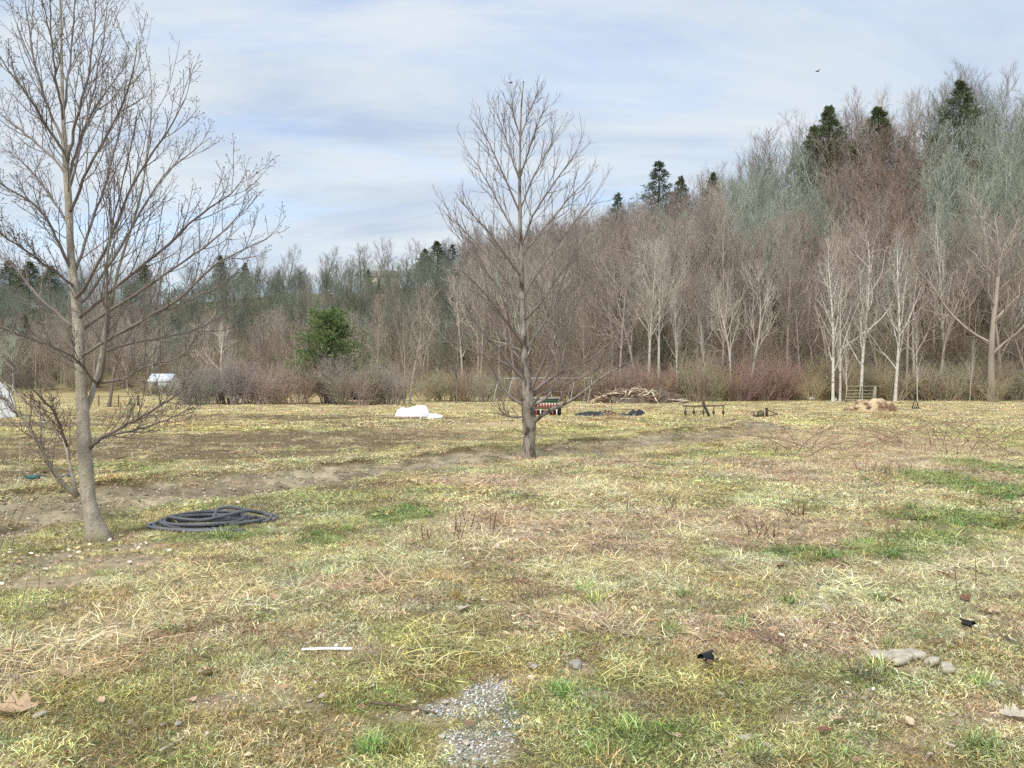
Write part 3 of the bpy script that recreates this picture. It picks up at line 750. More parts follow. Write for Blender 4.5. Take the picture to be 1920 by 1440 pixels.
ORD = ['first', 'second', 'third', 'fourth', 'fifth', 'sixth', 'seventh', 'eighth', 'ninth', 'tenth', 'eleventh', 'twelfth', 'thirteenth', 'fourteenth', 'fifteenth', 'sixteenth', 'seventeenth', 'eighteenth', 'nineteenth', 'twentieth', 'twenty-first', 'twenty-second', 'twenty-third', 'twenty-fourth', 'twenty-fifth', 'twenty-sixth', 'twenty-seventh', 'twenty-eighth']
def wood():
    rg = np.random.default_rng(5)
    cand = []
    # jittered grid over the wooded ground
    for gy in np.arange(68, 330, 1.0):
        pass
    y = 70.0
    pts = []
    while y < 325:
        sp = 3.5 if y < 120 else 4.4 if y < 180 else 5.6
        for x in np.arange(-0.80 * y, 0.80 * y, sp):
            xx = x + rg.uniform(-.48, .48) * sp; yy = y + rg.uniform(-.48, .48) * sp
            t = xx / yy
            if yy < foot(t) + 0.5 or yy > ridge(t) + 3: continue
            if yy > ridge(t) - 16 and rg.random() < 0.5: continue
            if t < -0.07 and yy > ridge(t) - 40 and rg.random() < 0.35: continue
            if xx > 20 and yy > 190: continue
            pts.append((xx, yy))
        y += sp
    pts = np.array(pts)
    z = hgt(pts[:, 0], pts[:, 1])
    t = pts[:, 0] / pts[:, 1]
    u = (pts[:, 1] - foot(t)) / (ridge(t) - foot(t))
    px, py = proj(pts[:, 0], pts[:, 1], z + 10)
    n = len(pts)
    keys, hues, scl = [], [], []
    for i in range(n):
        h = hue_at(px[i], py[i], u[i], rg)
        if h in ('GREENISH', 'RED', 'FARGREEN'): k = 'wide%d' % rg.integers(3) if rg.random() < .8 else 'fork%d' % rg.integers(3)
        elif h == 'GREY': k = ('slim%d' % rg.integers(4)) if rg.random() < .6 else ('fork%d' % rg.integers(3))
        else: k = ('slim%d' % rg.integers(4)) if rg.random() < .62 else ('fork%d' % rg.integers(3)) if rg.random() < .7 else ('wide%d' % rg.integers(3))
        keys.append(k); hues.append(h)
        s = rg.uniform(0.62, 1.05) + 0.28 * float(fbm(np.array([pts[i, 0] * .07]), np.array([pts[i, 1] * .07]), 93, 2)[0])
        if px[i] > 1000 and u[i] < 0.12: s *= 0.92
        if px[i] < 860 and u[i] < 0.5: s *= 0.78
        if px[i] < 860 and 0.5 < u[i] < 0.88: s *= 0.72
        if u[i] > 0.9: s *= 1.12; k = 'fork%d' % rg.integers(3) if rg.random() < .6 else 'wide%d' % rg.integers(3); keys[-1] = k
        scl.append(s)
    scl = np.array(scl)
    fr = (pts[:, 1] - foot(t))
    score = scl / pts[:, 1] * np.where(fr < 9, 1.5, np.where(u > 0.88, 1.15, 0.5)) * np.where(np.abs(t) < 0.70, 1, 0.2)
    order = np.argsort(-score); ind = set(order[:235].tolist())
    desc = {'slim': 'slender', 'fork': 'forked', 'wide': 'spreading'}
    cnt = {}
    # individuals
    labs = {}
    for i in sorted(order[:235], key=lambda q: px[q]):
        row = 'in the front row' if fr[i] < 9 else 'on the ridge' if u[i] > 0.8 else 'up the slope'
        labs.setdefault('%s bare %s tree %s %s' % (desc[keys[i][:4]], LOOK[hues[i]], row, landmark(px[i])), []).append(i)
    LABEL = {}
    for l, ii in labs.items():
        for q, i in enumerate(ii): LABEL[i] = l if len(ii) == 1 else l.replace(' bare', '') + ', ' + ORD[q] + ' from left'
    for i in order[:235]:
        h, k = hues[i], keys[i]
        row = 'in the front row' if fr[i] < 9 else 'on the ridge' if u[i] > 0.8 else 'up the slope'
        lab = LABEL[i]
        c = np.array(HUE[h]) * rg.uniform(0.7, 1.3)
        plant('bare_tree', k, pts[i, 0], pts[i, 1], scl[i], lab, 'tree', 'bare trees of the hillside wood', None, tuple(c))
    rest = np.array(order[235:])
    kl = sorted(set(keys))
    objs = []
    for j, k in enumerate(kl):
        tm, cm = PROT[k]
        # trunk and crown joined in one mesh for the mass
        va = np.empty(len(tm.vertices) * 3, np.float32); tm.vertices.foreach_get('co', va)
        vb = np.empty(len(cm.vertices) * 3, np.float32); cm.vertices.foreach_get('co', vb)
        la = np.empty(len(tm.loops), np.int32); tm.loops.foreach_get('vertex_index', la)
        lb = np.empty(len(cm.loops), np.int32); cm.loops.foreach_get('vertex_index', lb)
        V = np.concatenate([va, vb]).reshape(-1, 3); Q = np.concatenate([la, lb + len(tm.vertices)]).reshape(-1, 4)
        objs.append(bpy.data.objects.new('mass_%02d' % j, mesh_from('mass_%02d' % j, V, Q, None, True, [M_BARKS])))
    coll = proto_coll('wood_mass', objs)
    kidx = {k: j for j, k in enumerate(kl)}
    cols = np.array([np.array(HUE[hues[i]]) * rg.uniform(0.55, 1.2) for i in rest])
    m = len(rest)
    scatter('distant_wood', 'mass of bare trees filling the hillside behind the front rows', np.stack([pts[rest, 0], pts[rest, 1], z[rest]], -1),
            np.stack([np.zeros(m), np.zeros(m), rg.random(m) * 6.28], -1), scl[rest], cols, coll, [kidx[keys[i]] for i in rest])
    print('wood', n, 'individual', 235)
wood()

def at_depth(px, d): return (px - 960) / FPX * d, d
def evergreen(key, px, ytop, ybase_guess_d, name, label, group=None, wid=1.0, sc=None):
    """stand an evergreen at depth d so that its tip reaches the photograph's row ytop"""
    d = ybase_guess_d * (0.90 if px > 1300 else 0.97); x, y = at_depth(px, d)
    top = CAM_H + (720 - ytop) / FPX * d; h = top - zat(x, y)
    H = {'spr': 14.7, 'hem': 15.7, 'pin': 7.7}[key[:3]]
    s = h / H
    return plant(name, key, x, y, s, label, 'tree', group, None, None, s * wid * (1.25 if key[:3] == 'hem' else 1.5))
EG = 'evergreens among the bare wood'
for a in [('spruce0', 1237, 300, 168, 'spruce_tree', 'tall layered spruce standing above the ridge left of the hill', 0.95), ('spruce1', 1156, 362, 172, 'spruce_tree', 'smaller spruce on the ridge left of the tall spruce', .8), ('hemlock1', 1275, 330, 172, 'hemlock_tree', 'grey-green evergreen tucked against the tall spruce', .8),
          ('hemlock0', 1556, 195, 150, 'hemlock_tree', 'pointed dark evergreen on the hilltop, leftmost of three', 0.95), ('hemlock2', 1525, 235, 152, 'hemlock_tree', 'lower dark evergreen beside the pointed hilltop evergreen', 0.8), ('hemlock1', 1648, 200, 148, 'hemlock_tree', 'broad dark evergreen on the hilltop, middle of three', 1.1),
          ('hemlock2', 1799, 150, 146, 'hemlock_tree', 'dark round-topped evergreen on the hilltop, rightmost of three', 1.0), ('hemlock0', 1750, 250, 140, 'hemlock_tree', 'dark evergreen below the round-topped hilltop one', .9), ('hemlock1', 1700, 265, 150, 'hemlock_tree', 'dull evergreen between the hilltop evergreens', .7), ('hemlock2', 1600, 280, 146, 'hemlock_tree', 'low dark evergreen between the left and middle hilltop evergreens', .9),
          ('hemlock0', 1335, 322, 170, 'hemlock_tree', 'small brownish evergreen on the ridge right of the tall spruce', .7), ('hemlock2', 1232, 560, 84, 'hemlock_tree', 'narrow dark green evergreen deep among trunks above the brush pile', .62), ('hemlock1', 1500, 440, 118, 'hemlock_tree', 'dark evergreen on the mid slope behind the grey-green crowns', .9), ('hemlock0', 1700, 455, 112, 'hemlock_tree', 'dark evergreen on the slope above the white-barked trees', .9),
          ('hemlock2', 1735, 500, 105, 'hemlock_tree', 'lower evergreen on the slope right of the white-barked trees', .8), ('hemlock1', 1455, 560, 92, 'hemlock_tree', 'olive evergreen among trunks left of the white-barked trees', .6), ('hemlock1', 820, 452, 262, 'hemlock_tree', 'tall dark pine at the right end of the far ridge', 1.3), ('spruce1', 850, 458, 258, 'spruce_tree', 'second dark pine at the right end of the far ridge', 1.1),
          ('hemlock0', 795, 466, 264, 'hemlock_tree', 'third dark pine at the right end of the far ridge', 1.2), ('hemlock2', 885, 462, 250, 'hemlock_tree', 'dark evergreen behind the middle tree on the ridge', 1.2), ('hemlock0', 690, 505, 240, 'hemlock_tree', 'dark evergreen left of the pale hill house', .9), ('hemlock1', 612, 512, 245, 'hemlock_tree', 'small dark evergreen on the far slope above the round pine', .7),
          ('hemlock2', 460, 492, 285, 'hemlock_tree', 'far evergreen on the ridge right of the left tree', .9), ('hemlock0', 415, 478, 290, 'hemlock_tree', 'pointed far evergreen on the ridge behind the left tree branches', .8), ('hemlock1', 270, 495, 288, 'hemlock_tree', 'far evergreen low on the left ridge', 1.2), ('hemlock2', 55, 490, 280, 'hemlock_tree', 'dark evergreen clump far left on the ridge', 1.4), ('hemlock0', 20, 488, 284, 'hemlock_tree', 'dark evergreen at the left edge of the ridge', 1.3), ('hemlock1', 95, 498, 275, 'hemlock_tree', 'dark far evergreen left of the left tree trunk', 1.2),
          ('hemlock0', 45, 590, 175, 'hemlock_tree', 'yellowish green evergreen low at the far left', .8)]:
    evergreen(a[0], a[1], a[2], a[3], a[4], a[5], EG, a[6])

# round green pine in front of the wood
x, y = at_depth(612, 62); plant('round_pine', 'pine0', x, y, 0.94, 'bushy bright green pine standing before the brown wood', 'tree', None, 0.4, None, 1.5)

# the white-barked trees and the other trees that stand out
WB = 'white-barked trees at the wood edge'
for px, d, top, k, lab, lean in [(1562, 67, 470, 'white0', 'white-barked tree, leftmost of the three behind the gate panels', (0, -0.05)), (1614, 67.5, 452, 'white1', 'white-barked tree, middle of the three rising behind the gate panels', (0, -0.02)), (1678, 68, 458, 'white2', 'white-barked tree, rightmost of the three near the straw heap', (0, -0.01)), (1588, 66.5, 620, 'white2', 'thin young white-barked tree between the left and middle ones', (0, -0.06)), (1575, 68, 520, 'white1', 'second white trunk close behind the leftmost white-barked tree', (0, 0.03))]:
    x, y = at_depth(px, d); h = (CAM_H + (720 - top) / FPX * d - zat(x, y))
    plant('white_barked_tree', k, x, y, h / 13.2, lab, 'tree', WB, None, None, h / 13.2 * (0.85 if top < 600 else .6), lean=lean)
for px, d, top, k, hue, lab, lean, w in [(203, 51, 560, 'fork0', 'DARK', 'dark-trunked tree standing in the far field behind the left tree', (0, 0), 1.3), (768, 61, 560, 'fork1', 'BROWN', 'many-stemmed bare tree right of the slanted white panel', (0, 0), 1.0), (757, 61.5, 580, 'fork2', 'BROWN', 'leaning stem beside the many-stemmed tree', (0, -.1), .8), (857, 62, 610, 'wide0', 'DARK', 'small dark bare tree left of the middle tree', (0, 0), .8),
                                     (1053, 68, 560, 'slim1', 'DARK', 'dark slim trunk right behind the seeder', (0, 0), .8), (1270, 70, 560, 'white1', None, 'thin pale sapling rising behind the right end of the brush pile', (0, 0), .45), (1700, 72, 470, 'slim2', 'BROWN', 'tall straight brown trunk right of the white-barked trees', (0, 0), .9), (1770, 80, 400, 'white0', None, 'broken pale snag high on the right slope', (0, .06), .45),
                                     (1720, 66, 600, 'white2', None, 'thin pale sapling right of the rightmost white-barked tree', (0, -.02), .4), (1818, 66, 640, 'white1', None, 'thin pale sapling near the right edge of the wood', (0, -.04), .35), (1372, 71, 540, 'fork0', 'PALE', 'pale crooked tree behind the small wheeled implement', (0, .12), .9), (1405, 72, 520, 'fork2', 'PALE', 'second pale crooked tree behind the small wheeled implement', (0, .06), .9), (1330, 72, 600, 'white0', None, 'leaning pale birch behind the long toolbar', (0, -.2), .5),
                                     (1860, 68, 400, 'wide1', 'BROWN', 'big spreading tree at the right edge of the wood', (0, 0), 1.2), (1215, 73, 470, 'slim0', 'PALE', 'straight pale trunk behind the brush pile, left of a pair', (0, 0), 1.1), (1235, 73.5, 480, 'slim3', 'PALE', 'straight pale trunk behind the brush pile, right of a pair', (0, 0), 1.1), (1160, 73, 500, 'slim2', 'BROWN', 'straight brown trunk above the left of the brush pile', (0, 0), 1.0)]:
    x, y = at_depth(px, d); h = (CAM_H + (720 - top) / FPX * d - zat(x, y)); H0 = {'slim': 14.6, 'wide': 13.1, 'fork': 13.6, 'whit': 13.2}[k[:4]]
    plant('bare_tree' if hue else 'pale_sapling', k, x, y, h / H0, lab, 'tree', None, None, HUE[hue] if hue else None, h / H0 * w, lean=lean)

# brush and shrubs along the wood edge
OLIVE, PURPLE, RUST, STRAWY = alb(180, 166, 124), alb(176, 158, 140), alb(182, 148, 120), alb(206, 190, 150)
BC = {}
def brush(px, d, h, w, hue, nm, lab, grp, key=None):
    BC[lab] = BC.get(lab, -1) + 1; lab = lab + ', ' + ORD[BC[lab]] + ' from left'
    x, y = at_depth(px, d); k = key or random.choice(['shrub0', 'shrub1', 'shrub2', 'arch0', 'arch1'])
    c = tuple(v * random.uniform(.85, 1.12) for v in hue)
    plant('shrub', k, x, y, h / 3.1, lab, 'shrub', grp, None, c, w / 3.2, crown='twigs', stem='stems')
rb = random.Random(3)
BR = []
for px in range(352, 760, 17):
    if 556 < px < 600: continue
    d = rb.uniform(56, 61); brush(px + rb.uniform(-7, 7), d, rb.uniform(2.2, 3.7) * (0.85 if px < 390 else 1), rb.uniform(2.6, 3.8), PURPLE, 'hedge', 'purple-brown leafless shrub of the long hedge ' + ('left of the round green pine' if px < 560 else 'below the round green pine' if px < 665 else 'before the old sheds'), 'shrubs of the purple-brown hedge')
for px in range(795, 1000, 21):
    d = rb.uniform(66, 72); brush(px + rb.uniform(-8, 8), d, rb.uniform(1.8, 2.9), rb.uniform(3, 4.2), OLIVE if rb.random() < .75 else STRAWY, 'brush', 'olive leafless brush left of the middle bare tree', 'olive brush left of the middle tree')
for px in range(1000, 1120, 19):
    d = rb.uniform(68, 73); brush(px + rb.uniform(-8, 8), d, rb.uniform(1.8, 3.2), rb.uniform(3, 4), RUST if rb.random() < .6 else OLIVE, 'brush', 'rusty leafless brush left of the brush pile', 'rusty brush left of the brush pile')
for px in range(1120, 1300, 17):
    d = rb.uniform(68, 74); brush(px + rb.uniform(-8, 8), d, rb.uniform(2.2, 3.8), rb.uniform(3, 4.2), OLIVE if rb.random() < .65 else RUST, 'brush', 'olive and rusty brush rising behind the brush pile', 'brush behind the brush pile')
for px in range(1296, 1500, 15):
    d = rb.uniform(68, 74); brush(px + rb.uniform(-8, 8), d, rb.uniform(2.2, 4.2), rb.uniform(2.8, 4), RUST if rb.random() < .8 else OLIVE, 'brush', 'rust-red leafless brush behind the toolbar and implement', 'rust-red brush at the wood edge')
for px in range(1500, 1960, 17):
    d = rb.uniform(69, 76); brush(px + rb.uniform(-8, 8), d, rb.uniform(2.4, 4.4), rb.uniform(3, 4.2), OLIVE if rb.random() < .85 else RUST, 'brush', 'olive leafless brush ' + ('among the white-barked trees' if px < 1700 else 'right of the white-barked trees'), 'olive brush at the right of the wood')
for q_, px in enumerate((278, 296, 318, 338)): brush(px, 104 + q_, 2.2, 3.2, PURPLE, 'hedge', 'brown leafless shrub before the pale blue shed', 'shrubs before the pale blue shed')
x, y = at_depth(1862, 66); plant('shrub', 'shrub1', x, y, 0.75, 'rounded yellowish shrub at the foot of the wood near the right edge', 'shrub', None, 1.0, OLIVE, 0.8, crown='twigs', stem='stems')
# understorey on the slope behind: saplings and brush reading as one mass
def understorey():
    rg = np.random.default_rng(8); n = 1900
    y = rg.uniform(72, 190, n); x = rg.uniform(-.8, .8, n) * y; t = x / y
    h_ = n // 2; y[:h_] = foot(t[:h_]) + 2 + 22 * rg.random(h_) ** 1.3; x[:h_] = t[:h_] * y[:h_]
    m = (y > foot(t) + 2) & (y < ridge(t) + 4) & (y < foot(t) + 75); x, y = x[m], y[m]; n = len(x)
    cols = np.array([np.array((OLIVE, BROWN, RUST, OLIVE, BROWN)[rg.integers(5)]) * rg.uniform(.75, 1.05) for _ in range(n)])
    objs = []
    for j, k in enumerate(('shrub0', 'shrub2', 'sapling0', 'sapling1')):
        tm, cm = PROT[k]; me = cm.copy(); me.materials.clear(); me.materials.append(M_BARKS)
        objs.append(bpy.data.objects.new('under_%d' % j, me))
    scatter('understorey', 'tangled leafless understorey between the trunks on the slope', np.stack([x, y, hgt(x, y)], -1), np.stack([np.zeros(n), np.zeros(n), rg.random(n) * 6.28], -1), rg.uniform(.6, 1.3, n), cols, proto_coll('understorey_kinds', objs), rg.integers(0, 4, n))
understorey()
#@@PART3
# ------------------------------------------------------------------ the two near trees
M_BARKL = nmat('bark_left_tree', alb(178, 164, 142), 0.9, 0.4, 9.0, 1.0, 40.0, col2=alb(146, 140, 92), c2lo=0.50, c2hi=0.66, c2scale=2.2, stretch=(1, 1, 0.6))
M_TWIGL = nmat('twig_left_tree', alb(128, 112, 104), 0.85, 0.25, 3.0, col2=alb(150, 148, 126), c2lo=0.52, c2hi=0.66, c2scale=1.2)
M_BARKC = nmat('bark_middle_tree', alb(154, 140, 126), 0.95, 0.4, 12.0, 1.0, 34.0, col2=alb(84, 74, 64), c2lo=0.48, c2hi=0.62, c2scale=9.0, stretch=(1, 1, 0.35))
M_TWIGC = nmat('twig_middle_tree', alb(134, 118, 108), 0.85, 0.25, 2.0)
M_BUD = nmat('bud', alb(96, 72, 66), 0.7, 0.2, 3.0)

def near_tree(name, label, D, base_px, trunk, limbs, seed, mb_, mt_, kx, ky, kw):
    """trunk and limbs traced in the photograph, each limb given its own depth; the finer branching is grown"""
    rg = np.random.default_rng(seed)
    bx, by = at_depth(base_px[0], D); b0 = np.array([bx, by, zat(bx, by)])
    o = thing(name, label, 'tree', tuple(b0))
    zfix = b0[2] - P3(base_px[0], base_px[1], D)[2]
    tp = np.array([[*P3(x, y, D), w * D / FPX / 2] for x, y, w in trunk])
    tp[:, 2] += np.linspace(zfix - 0.05, 0, len(tp)) 
    tr = resample(tp, 40); 
    T = tr[:, :3] - b0; R = tr[:, 3]
    # uneven girth and root flare
    k = np.linspace(0, 1, 40); R = R * (1 + 0.05 * np.sin(k * 60) + 0.04 * rg.normal(0, 1, 40)); R[:3] *= np.array([1.2, 1.1, 1.04])
    MB().tube(T, R, 12).build('trunk', mb_, o)
    LP, LR = [], []
    for li, (pts, w0, dz) in enumerate(limbs):
        n = len(pts); kk = np.linspace(0, 1, n)
        x0_, y0_ = pts[0]; q = np.array([[*P3(x0_ + (x - x0_) * kx, y0_ + (y - y0_) * ky, D + dz * s ** 0.8)] for (x, y), s in zip(pts, kk)]) - b0
        # start on the trunk's own axis
        r0 = w0 * kw * D / FPX / 2
        w = np.concatenate([q, (r0 * (1 - kk) ** 0.9 + 0.003)[:, None]], 1)
        s = resample(w, 18); 
        s[1:-1, :3] += rg.normal(0, 0.005, (16, 3))
        LP.append(s[:, :3]); LR.append(s[:, 3])
        MB().tube(s[:, :3], s[:, 3], 7).build('limb', mb_ if w0 > 9 else mt_, o)
    LP = np.array(LP); LR = np.array(LR)
    return o, T[None], R[None], LP, LR, rg

def px_list(s): return [tuple(float(v) for v in p.split(',')) for p in s.split()]
L_TRUNK = [(192,1018,40),(181,985,31),(166,945,26),(161,875,26),(159,837,26),(156,785,23),(152,725,19),(150,665,18),(148,612,20),(144,575,18),(139,530,15),(132,480,14),(130,389,13),(124,311,12),(121,268,10),(117,194,6.5),(115,78,4.5),(113,0,3.5),(112,-130,2.5)]
L_LIMBS = [(px_list('146,930 124,916 105,897 90,879 75,845 62,819 45,792 22,759 0,738 -40,712 -90,680'), 14, -0.5), (px_list('142,924 137,905 131,875 127,845 120,818 94,800 56,757 22,727 0,704 -30,690'), 10, 0.6), (px_list('126,837 112,796 97,762 71,740 49,714 20,690'), 6, -0.7),
 (px_list('168,842 188,821 225,804 270,779 319,751 356,729 385,700'), 9, -0.6), (px_list('176,828 225,811 262,806 307,792 352,774 397,752'), 6, 0.7), (px_list('158,778 172,752 182,728 188,702 191,661 199,612 210,575 221,515 233,459 264,389 278,331 290,233 298,167 291,86'), 15, 0.9),
 (px_list('182,725 200,680 202,631 202,556 201,498 206,428 225,350 249,272 268,167'), 8, -0.9), (px_list('184,721 161,699 142,669 94,646 49,631 0,616 -30,600'), 6, -1.0), (px_list('192,718 210,714 244,706 277,684 322,676 352,665 397,635'), 6.5, -1.1), (px_list('200,634 262,609 300,582 340,570 400,545 450,520 480,490'), 7.5, 0.9),
 (px_list('196,660 255,639 319,631 375,620 420,600 470,560 500,530'), 6.5, 1.4), (px_list('148,615 131,608 90,575 56,545 30,507 5,485 -20,450'), 8, 0.8), (px_list('142,560 156,545 206,459 249,350 296,272 352,202 366,163'), 8, -1.2), (px_list('143,572 165,560 241,447 284,370 323,311 373,272 418,241'), 8, 1.2), (px_list('146,598 170,580 272,498 350,436 412,373 459,362 492,303'), 9, -0.5),
 (px_list('148,625 180,600 311,517 389,467 467,405 509,342'), 8.5, 0.6), (px_list('150,668 200,640 290,590 350,560 428,482 502,447 531,436'), 8, -0.9), (px_list('134,510 93,420 58,373 0,342 -50,310'), 8, -0.6), (px_list('126,332 97,292 23,233 -10,210 -50,150'), 6.5, 0.8), (px_list('124,292 82,233 50,175 8,128 -20,80'), 6.5, -0.8), (px_list('121,270 93,218 58,97 43,12 35,-60'), 6.5, 0.5),
 (px_list('127,305 136,253 156,183 175,97 183,19 190,-80'), 7.5, -0.5), (px_list('129,335 156,241 187,187 226,140 253,97'), 6.5, 0.7), (px_list('120,205 134,97 144,0 150,-90'), 5, 0.4), (px_list('119,230 100,120 92,20 90,-80'), 5, -0.5), (px_list('130,400 160,330 205,250 235,190 262,120 268,60'), 7, -1.0), (px_list('130,420 100,380 60,320 25,290 -10,270'), 6, 1.0), (px_list('138,520 180,400 215,300 232,230 250,150'), 7, 0.4), (px_list('140,540 90,500 45,470 0,440 -30,420'), 6, -1.2), (px_list('128,360 150,290 168,200 190,110 205,30 210,-30'), 6, 1.1)]
o, T, R, LP, LR, rg = near_tree('bare_tree', 'large bare tree with leaning trunk at left beside the coiled hose', 7.85, (188, 1013), L_TRUNK, L_LIMBS, 7, M_BARKL, M_TWIGL, 0.92, 0.95, 0.68)
b = grow(LP, LR, 15, 0.14, 0.97, 30, 9, lambda t, L: np.minimum(0.85, L * (0.36 - 0.2 * t)), 7, 0.12, 0.05, 0.55, 0.0058, 0.0020, rg)
b2 = grow(T, R, 12, 0.45, 0.98, 46, 10, lambda t, L: 0.9 - 0.5 * (t - .45), 7, 0.10, 0.07, 0.4, 0.006, 0.0020, rg)
bb = (np.concatenate([b[0], b2[0]]), np.concatenate([b[1], b2[1]]))
c = grow(*bb, 5, 0.18, 0.97, 38, 12, lambda t, L: np.maximum(0.10, L * (0.46 - 0.25 * t)), 5, 0.12, 0.06, 0.75, 0.0036, 0.0017, rg)
d = grow(*c, 3, 0.15, 0.95, 55, 14, lambda t, L: np.full_like(t, 0.035) + 0.03 * (t < .5), 2, 0.05, 0.15, 0.9, 0.0024, 0.0018, rg)
tubes([(bb[0], bb[1], 5)], 0).build('branches', M_TWIGL, o)['kind'] = 'stuff'
tubes([(c[0], c[1], 4), (d[0], d[1], 3)], 0).build('twigs', M_TWIGL, o)['kind'] = 'stuff'
# swollen buds at the twig ends
def buds(P, r, l):
    tip = P[:, -1]; dr = tip - P[:, -2]; dr /= np.linalg.norm(dr, axis=-1, keepdims=True) + 1e-9
    q = np.stack([tip - dr * l * .2, tip + dr * l * .3, tip + dr * l], 1); Rr = np.tile(np.array([[r * .6, r, r * .25]]), (len(P), 1))
    return q, Rr
bq = buds(np.concatenate([c[0][:, -2:], d[0][::2, -2:]]), 0.0036, 0.014)
tubes([(bq[0], bq[1], 4)], 0).build('buds', M_BUD, o)['kind'] = 'stuff'

C_TRUNK = [(992,862,26),(991,845,22),(993,818,22),(993,788,24),(991,765,28),(989,735,22),(989,711,18),(985,680,15),(982,646,13),(981,597,11),(979,560,10),(976,458,8),(975,400,7),(974,331,5.5),(977,199,3),(982,152,1.8)]
C_LIMBS = [(px_list('996,795 1017,775 1047,762 1077,747 1103,728 1116,711 1141,698 1176,681 1200,664'), 11, -0.8), (px_list('996,762 1027,747 1042,719 1051,689 1057,655 1066,620 1073,590 1092,520'), 10, 0.5), (px_list('994,742 1025,713 1055,696 1092,685 1120,661 1152,633 1172,606'), 7.5, 0.9), (px_list('992,738 1010,700 1025,663 1029,625 1032,580 1042,500'), 7.5, -0.6), (px_list('994,750 1012,728 1034,689 1047,646 1052,616 1062,540'), 7, 1.1),
 (px_list('988,716 961,689 941,657 913,631 892,601 872,571 846,540'), 8.5, -0.6), (px_list('987,690 967,663 945,633 925,600 905,560'), 6, 0.9), (px_list('984,762 950,739 935,711 917,672 900,650 878,625'), 7, 0.8), (px_list('986,782 960,782 945,777 935,762'), 5, -0.4), (px_list('981,600 960,571 930,530 890,480 858,440 840,425'), 6, 0.3), (px_list('981,602 1003,581 1019,560 1050,510 1092,450 1115,420'), 6, -0.5), (px_list('978,520 950,480 915,430 880,395 862,372'), 5.5, -0.9), (px_list('977,480 1010,440 1050,390 1085,350 1105,330'), 5.5, 0.8),
 (px_list('976,455 945,400 915,340 890,300 878,285'), 5, 0.6), (px_list('976,465 1000,400 1040,340 1075,290 1090,270'), 5, -0.7), (px_list('975,400 950,340 928,290 908,245 895,215'), 4.5, -0.5), (px_list('975,395 1000,330 1030,275 1050,235'), 4.5, 0.6), (px_list('974,340 955,280 935,220 928,195'), 4, 0.5), (px_list('974,335 992,280 1010,225 1028,195'), 4, -0.5), (px_list('976,260 962,210 958,160'), 3, 0.1), (px_list('976,255 995,205 1012,160'), 3, 0.3), (px_list('990,775 1010,740 1060,720 1110,700 1150,660'), 6, -1.4), (px_list('988,730 965,690 930,672 890,660 850,640'), 6, 1.3), (px_list('985,660 1010,620 1040,570 1070,480 1085,430'), 6, 1.2), (px_list('984,650 955,610 920,560 885,520 850,500'), 6, -1.2), (px_list('980,560 1000,520 1050,450 1095,390 1125,350'), 5.5, 0.2), (px_list('980,570 940,510 900,460 850,410 835,380'), 5.5, 0.9)]
o, T, R, LP, LR, rg = near_tree('bare_tree', 'bare symmetrical young tree standing alone in the middle of the lawn', 16.4, (992, 859), C_TRUNK, C_LIMBS, 9, M_BARKC, M_TWIGC, 1.02, 1.0, 0.8)
b = grow(LP, LR, 14, 0.15, 0.97, 30, 8, lambda t, L: np.minimum(1.4, L * (0.42 - 0.2 * t)), 6, 0.10, 0.05, 0.6, 0.0080, 0.0034, rg)
b2 = grow(T, R, 8, 0.55, 0.99, 46, 9, lambda t, L: 1.4 - 2.0 * (t - .5), 6, 0.09, 0.07, 0.4, 0.0085, 0.0034, rg)
bb = (np.concatenate([b[0], b2[0]]), np.concatenate([b[1], b2[1]]))
c = grow(*bb, 5, 0.2, 0.98, 36, 11, lambda t, L: np.maximum(0.16, L * (0.46 - 0.22 * t)), 4, 0.10, 0.06, 0.8, 0.0050, 0.0028, rg)
tubes([(bb[0], bb[1], 5)], 0).build('branches', M_TWIGC, o)['kind'] = 'stuff'
tubes([(c[0], c[1], 4)], 0).build('twigs', M_TWIGC, o)['kind'] = 'stuff'
# a small bird on the topmost left twig, another crossing the sky
M_BIRD = nmat('bird_feathers', alb(58, 54, 52), 0.8, 0.2, 20)
def bird(name, label, loc, flying, size, rz):
    mb = MB(); s = size
    body = resample(np.array([[-.5, 0, 0, .02], [-.35, 0, .0, .14], [-.05, 0, .04, .2], [.22, 0, .1, .14], [.36, 0, .16, .13], [.48, 0, .16, .08], [.6, 0, .14, .01]]), 16)
    mb.tube(body[:, :3] * s, np.maximum(body[:, 3], .01) * s, 8)
    tl = np.array([[-.45, -.06, .0], [-.45, .06, .0], [-.95, .1, -.08], [-.95, -.1, -.08], [-.7, 0, -.0]]) * s
    mb.add(tl, None, [[0, 1, 4], [1, 2, 4], [2, 3, 4], [3, 0, 4]])
    for sg in (-1, 1):
        if flying: w = np.array([[.2, .1 * sg, .1], [.28, .6 * sg, .26], [.05, 1.25 * sg, .2], [-.15, .6 * sg, .2], [-.25, .1 * sg, .08]]) * s
        else: w = np.array([[.18, .18 * sg, .12], [.05, .23 * sg, .06], [-.6, .1 * sg, -.03], [-.3, .2 * sg, -.08], [.05, .2 * sg, -.06]]) * s
        mb.add(w, None, [[0, 1, 4], [1, 3, 4], [1, 2, 3]])
    if not flying:
        for sg in (-.06, .06): mb.cyl((0, sg * s, -.1 * s), (0, sg * s, -.32 * s), .02 * s, 4)
    return tag(mb.build(name, M_BIRD, None, True, loc, rz), label, 'bird')
tipP = LP[19, -1] + np.array(o.location)
bird('bird', 'tiny dark bird perched on top of the middle tree', (tipP[0], tipP[1], tipP[2] + 0.05), False, 0.09, 0.5)
q = P3(1533, 134, 120); bird('bird', 'distant dark bird flying in the sky left of the hilltop', tuple(q), True, 0.55, 0.3)

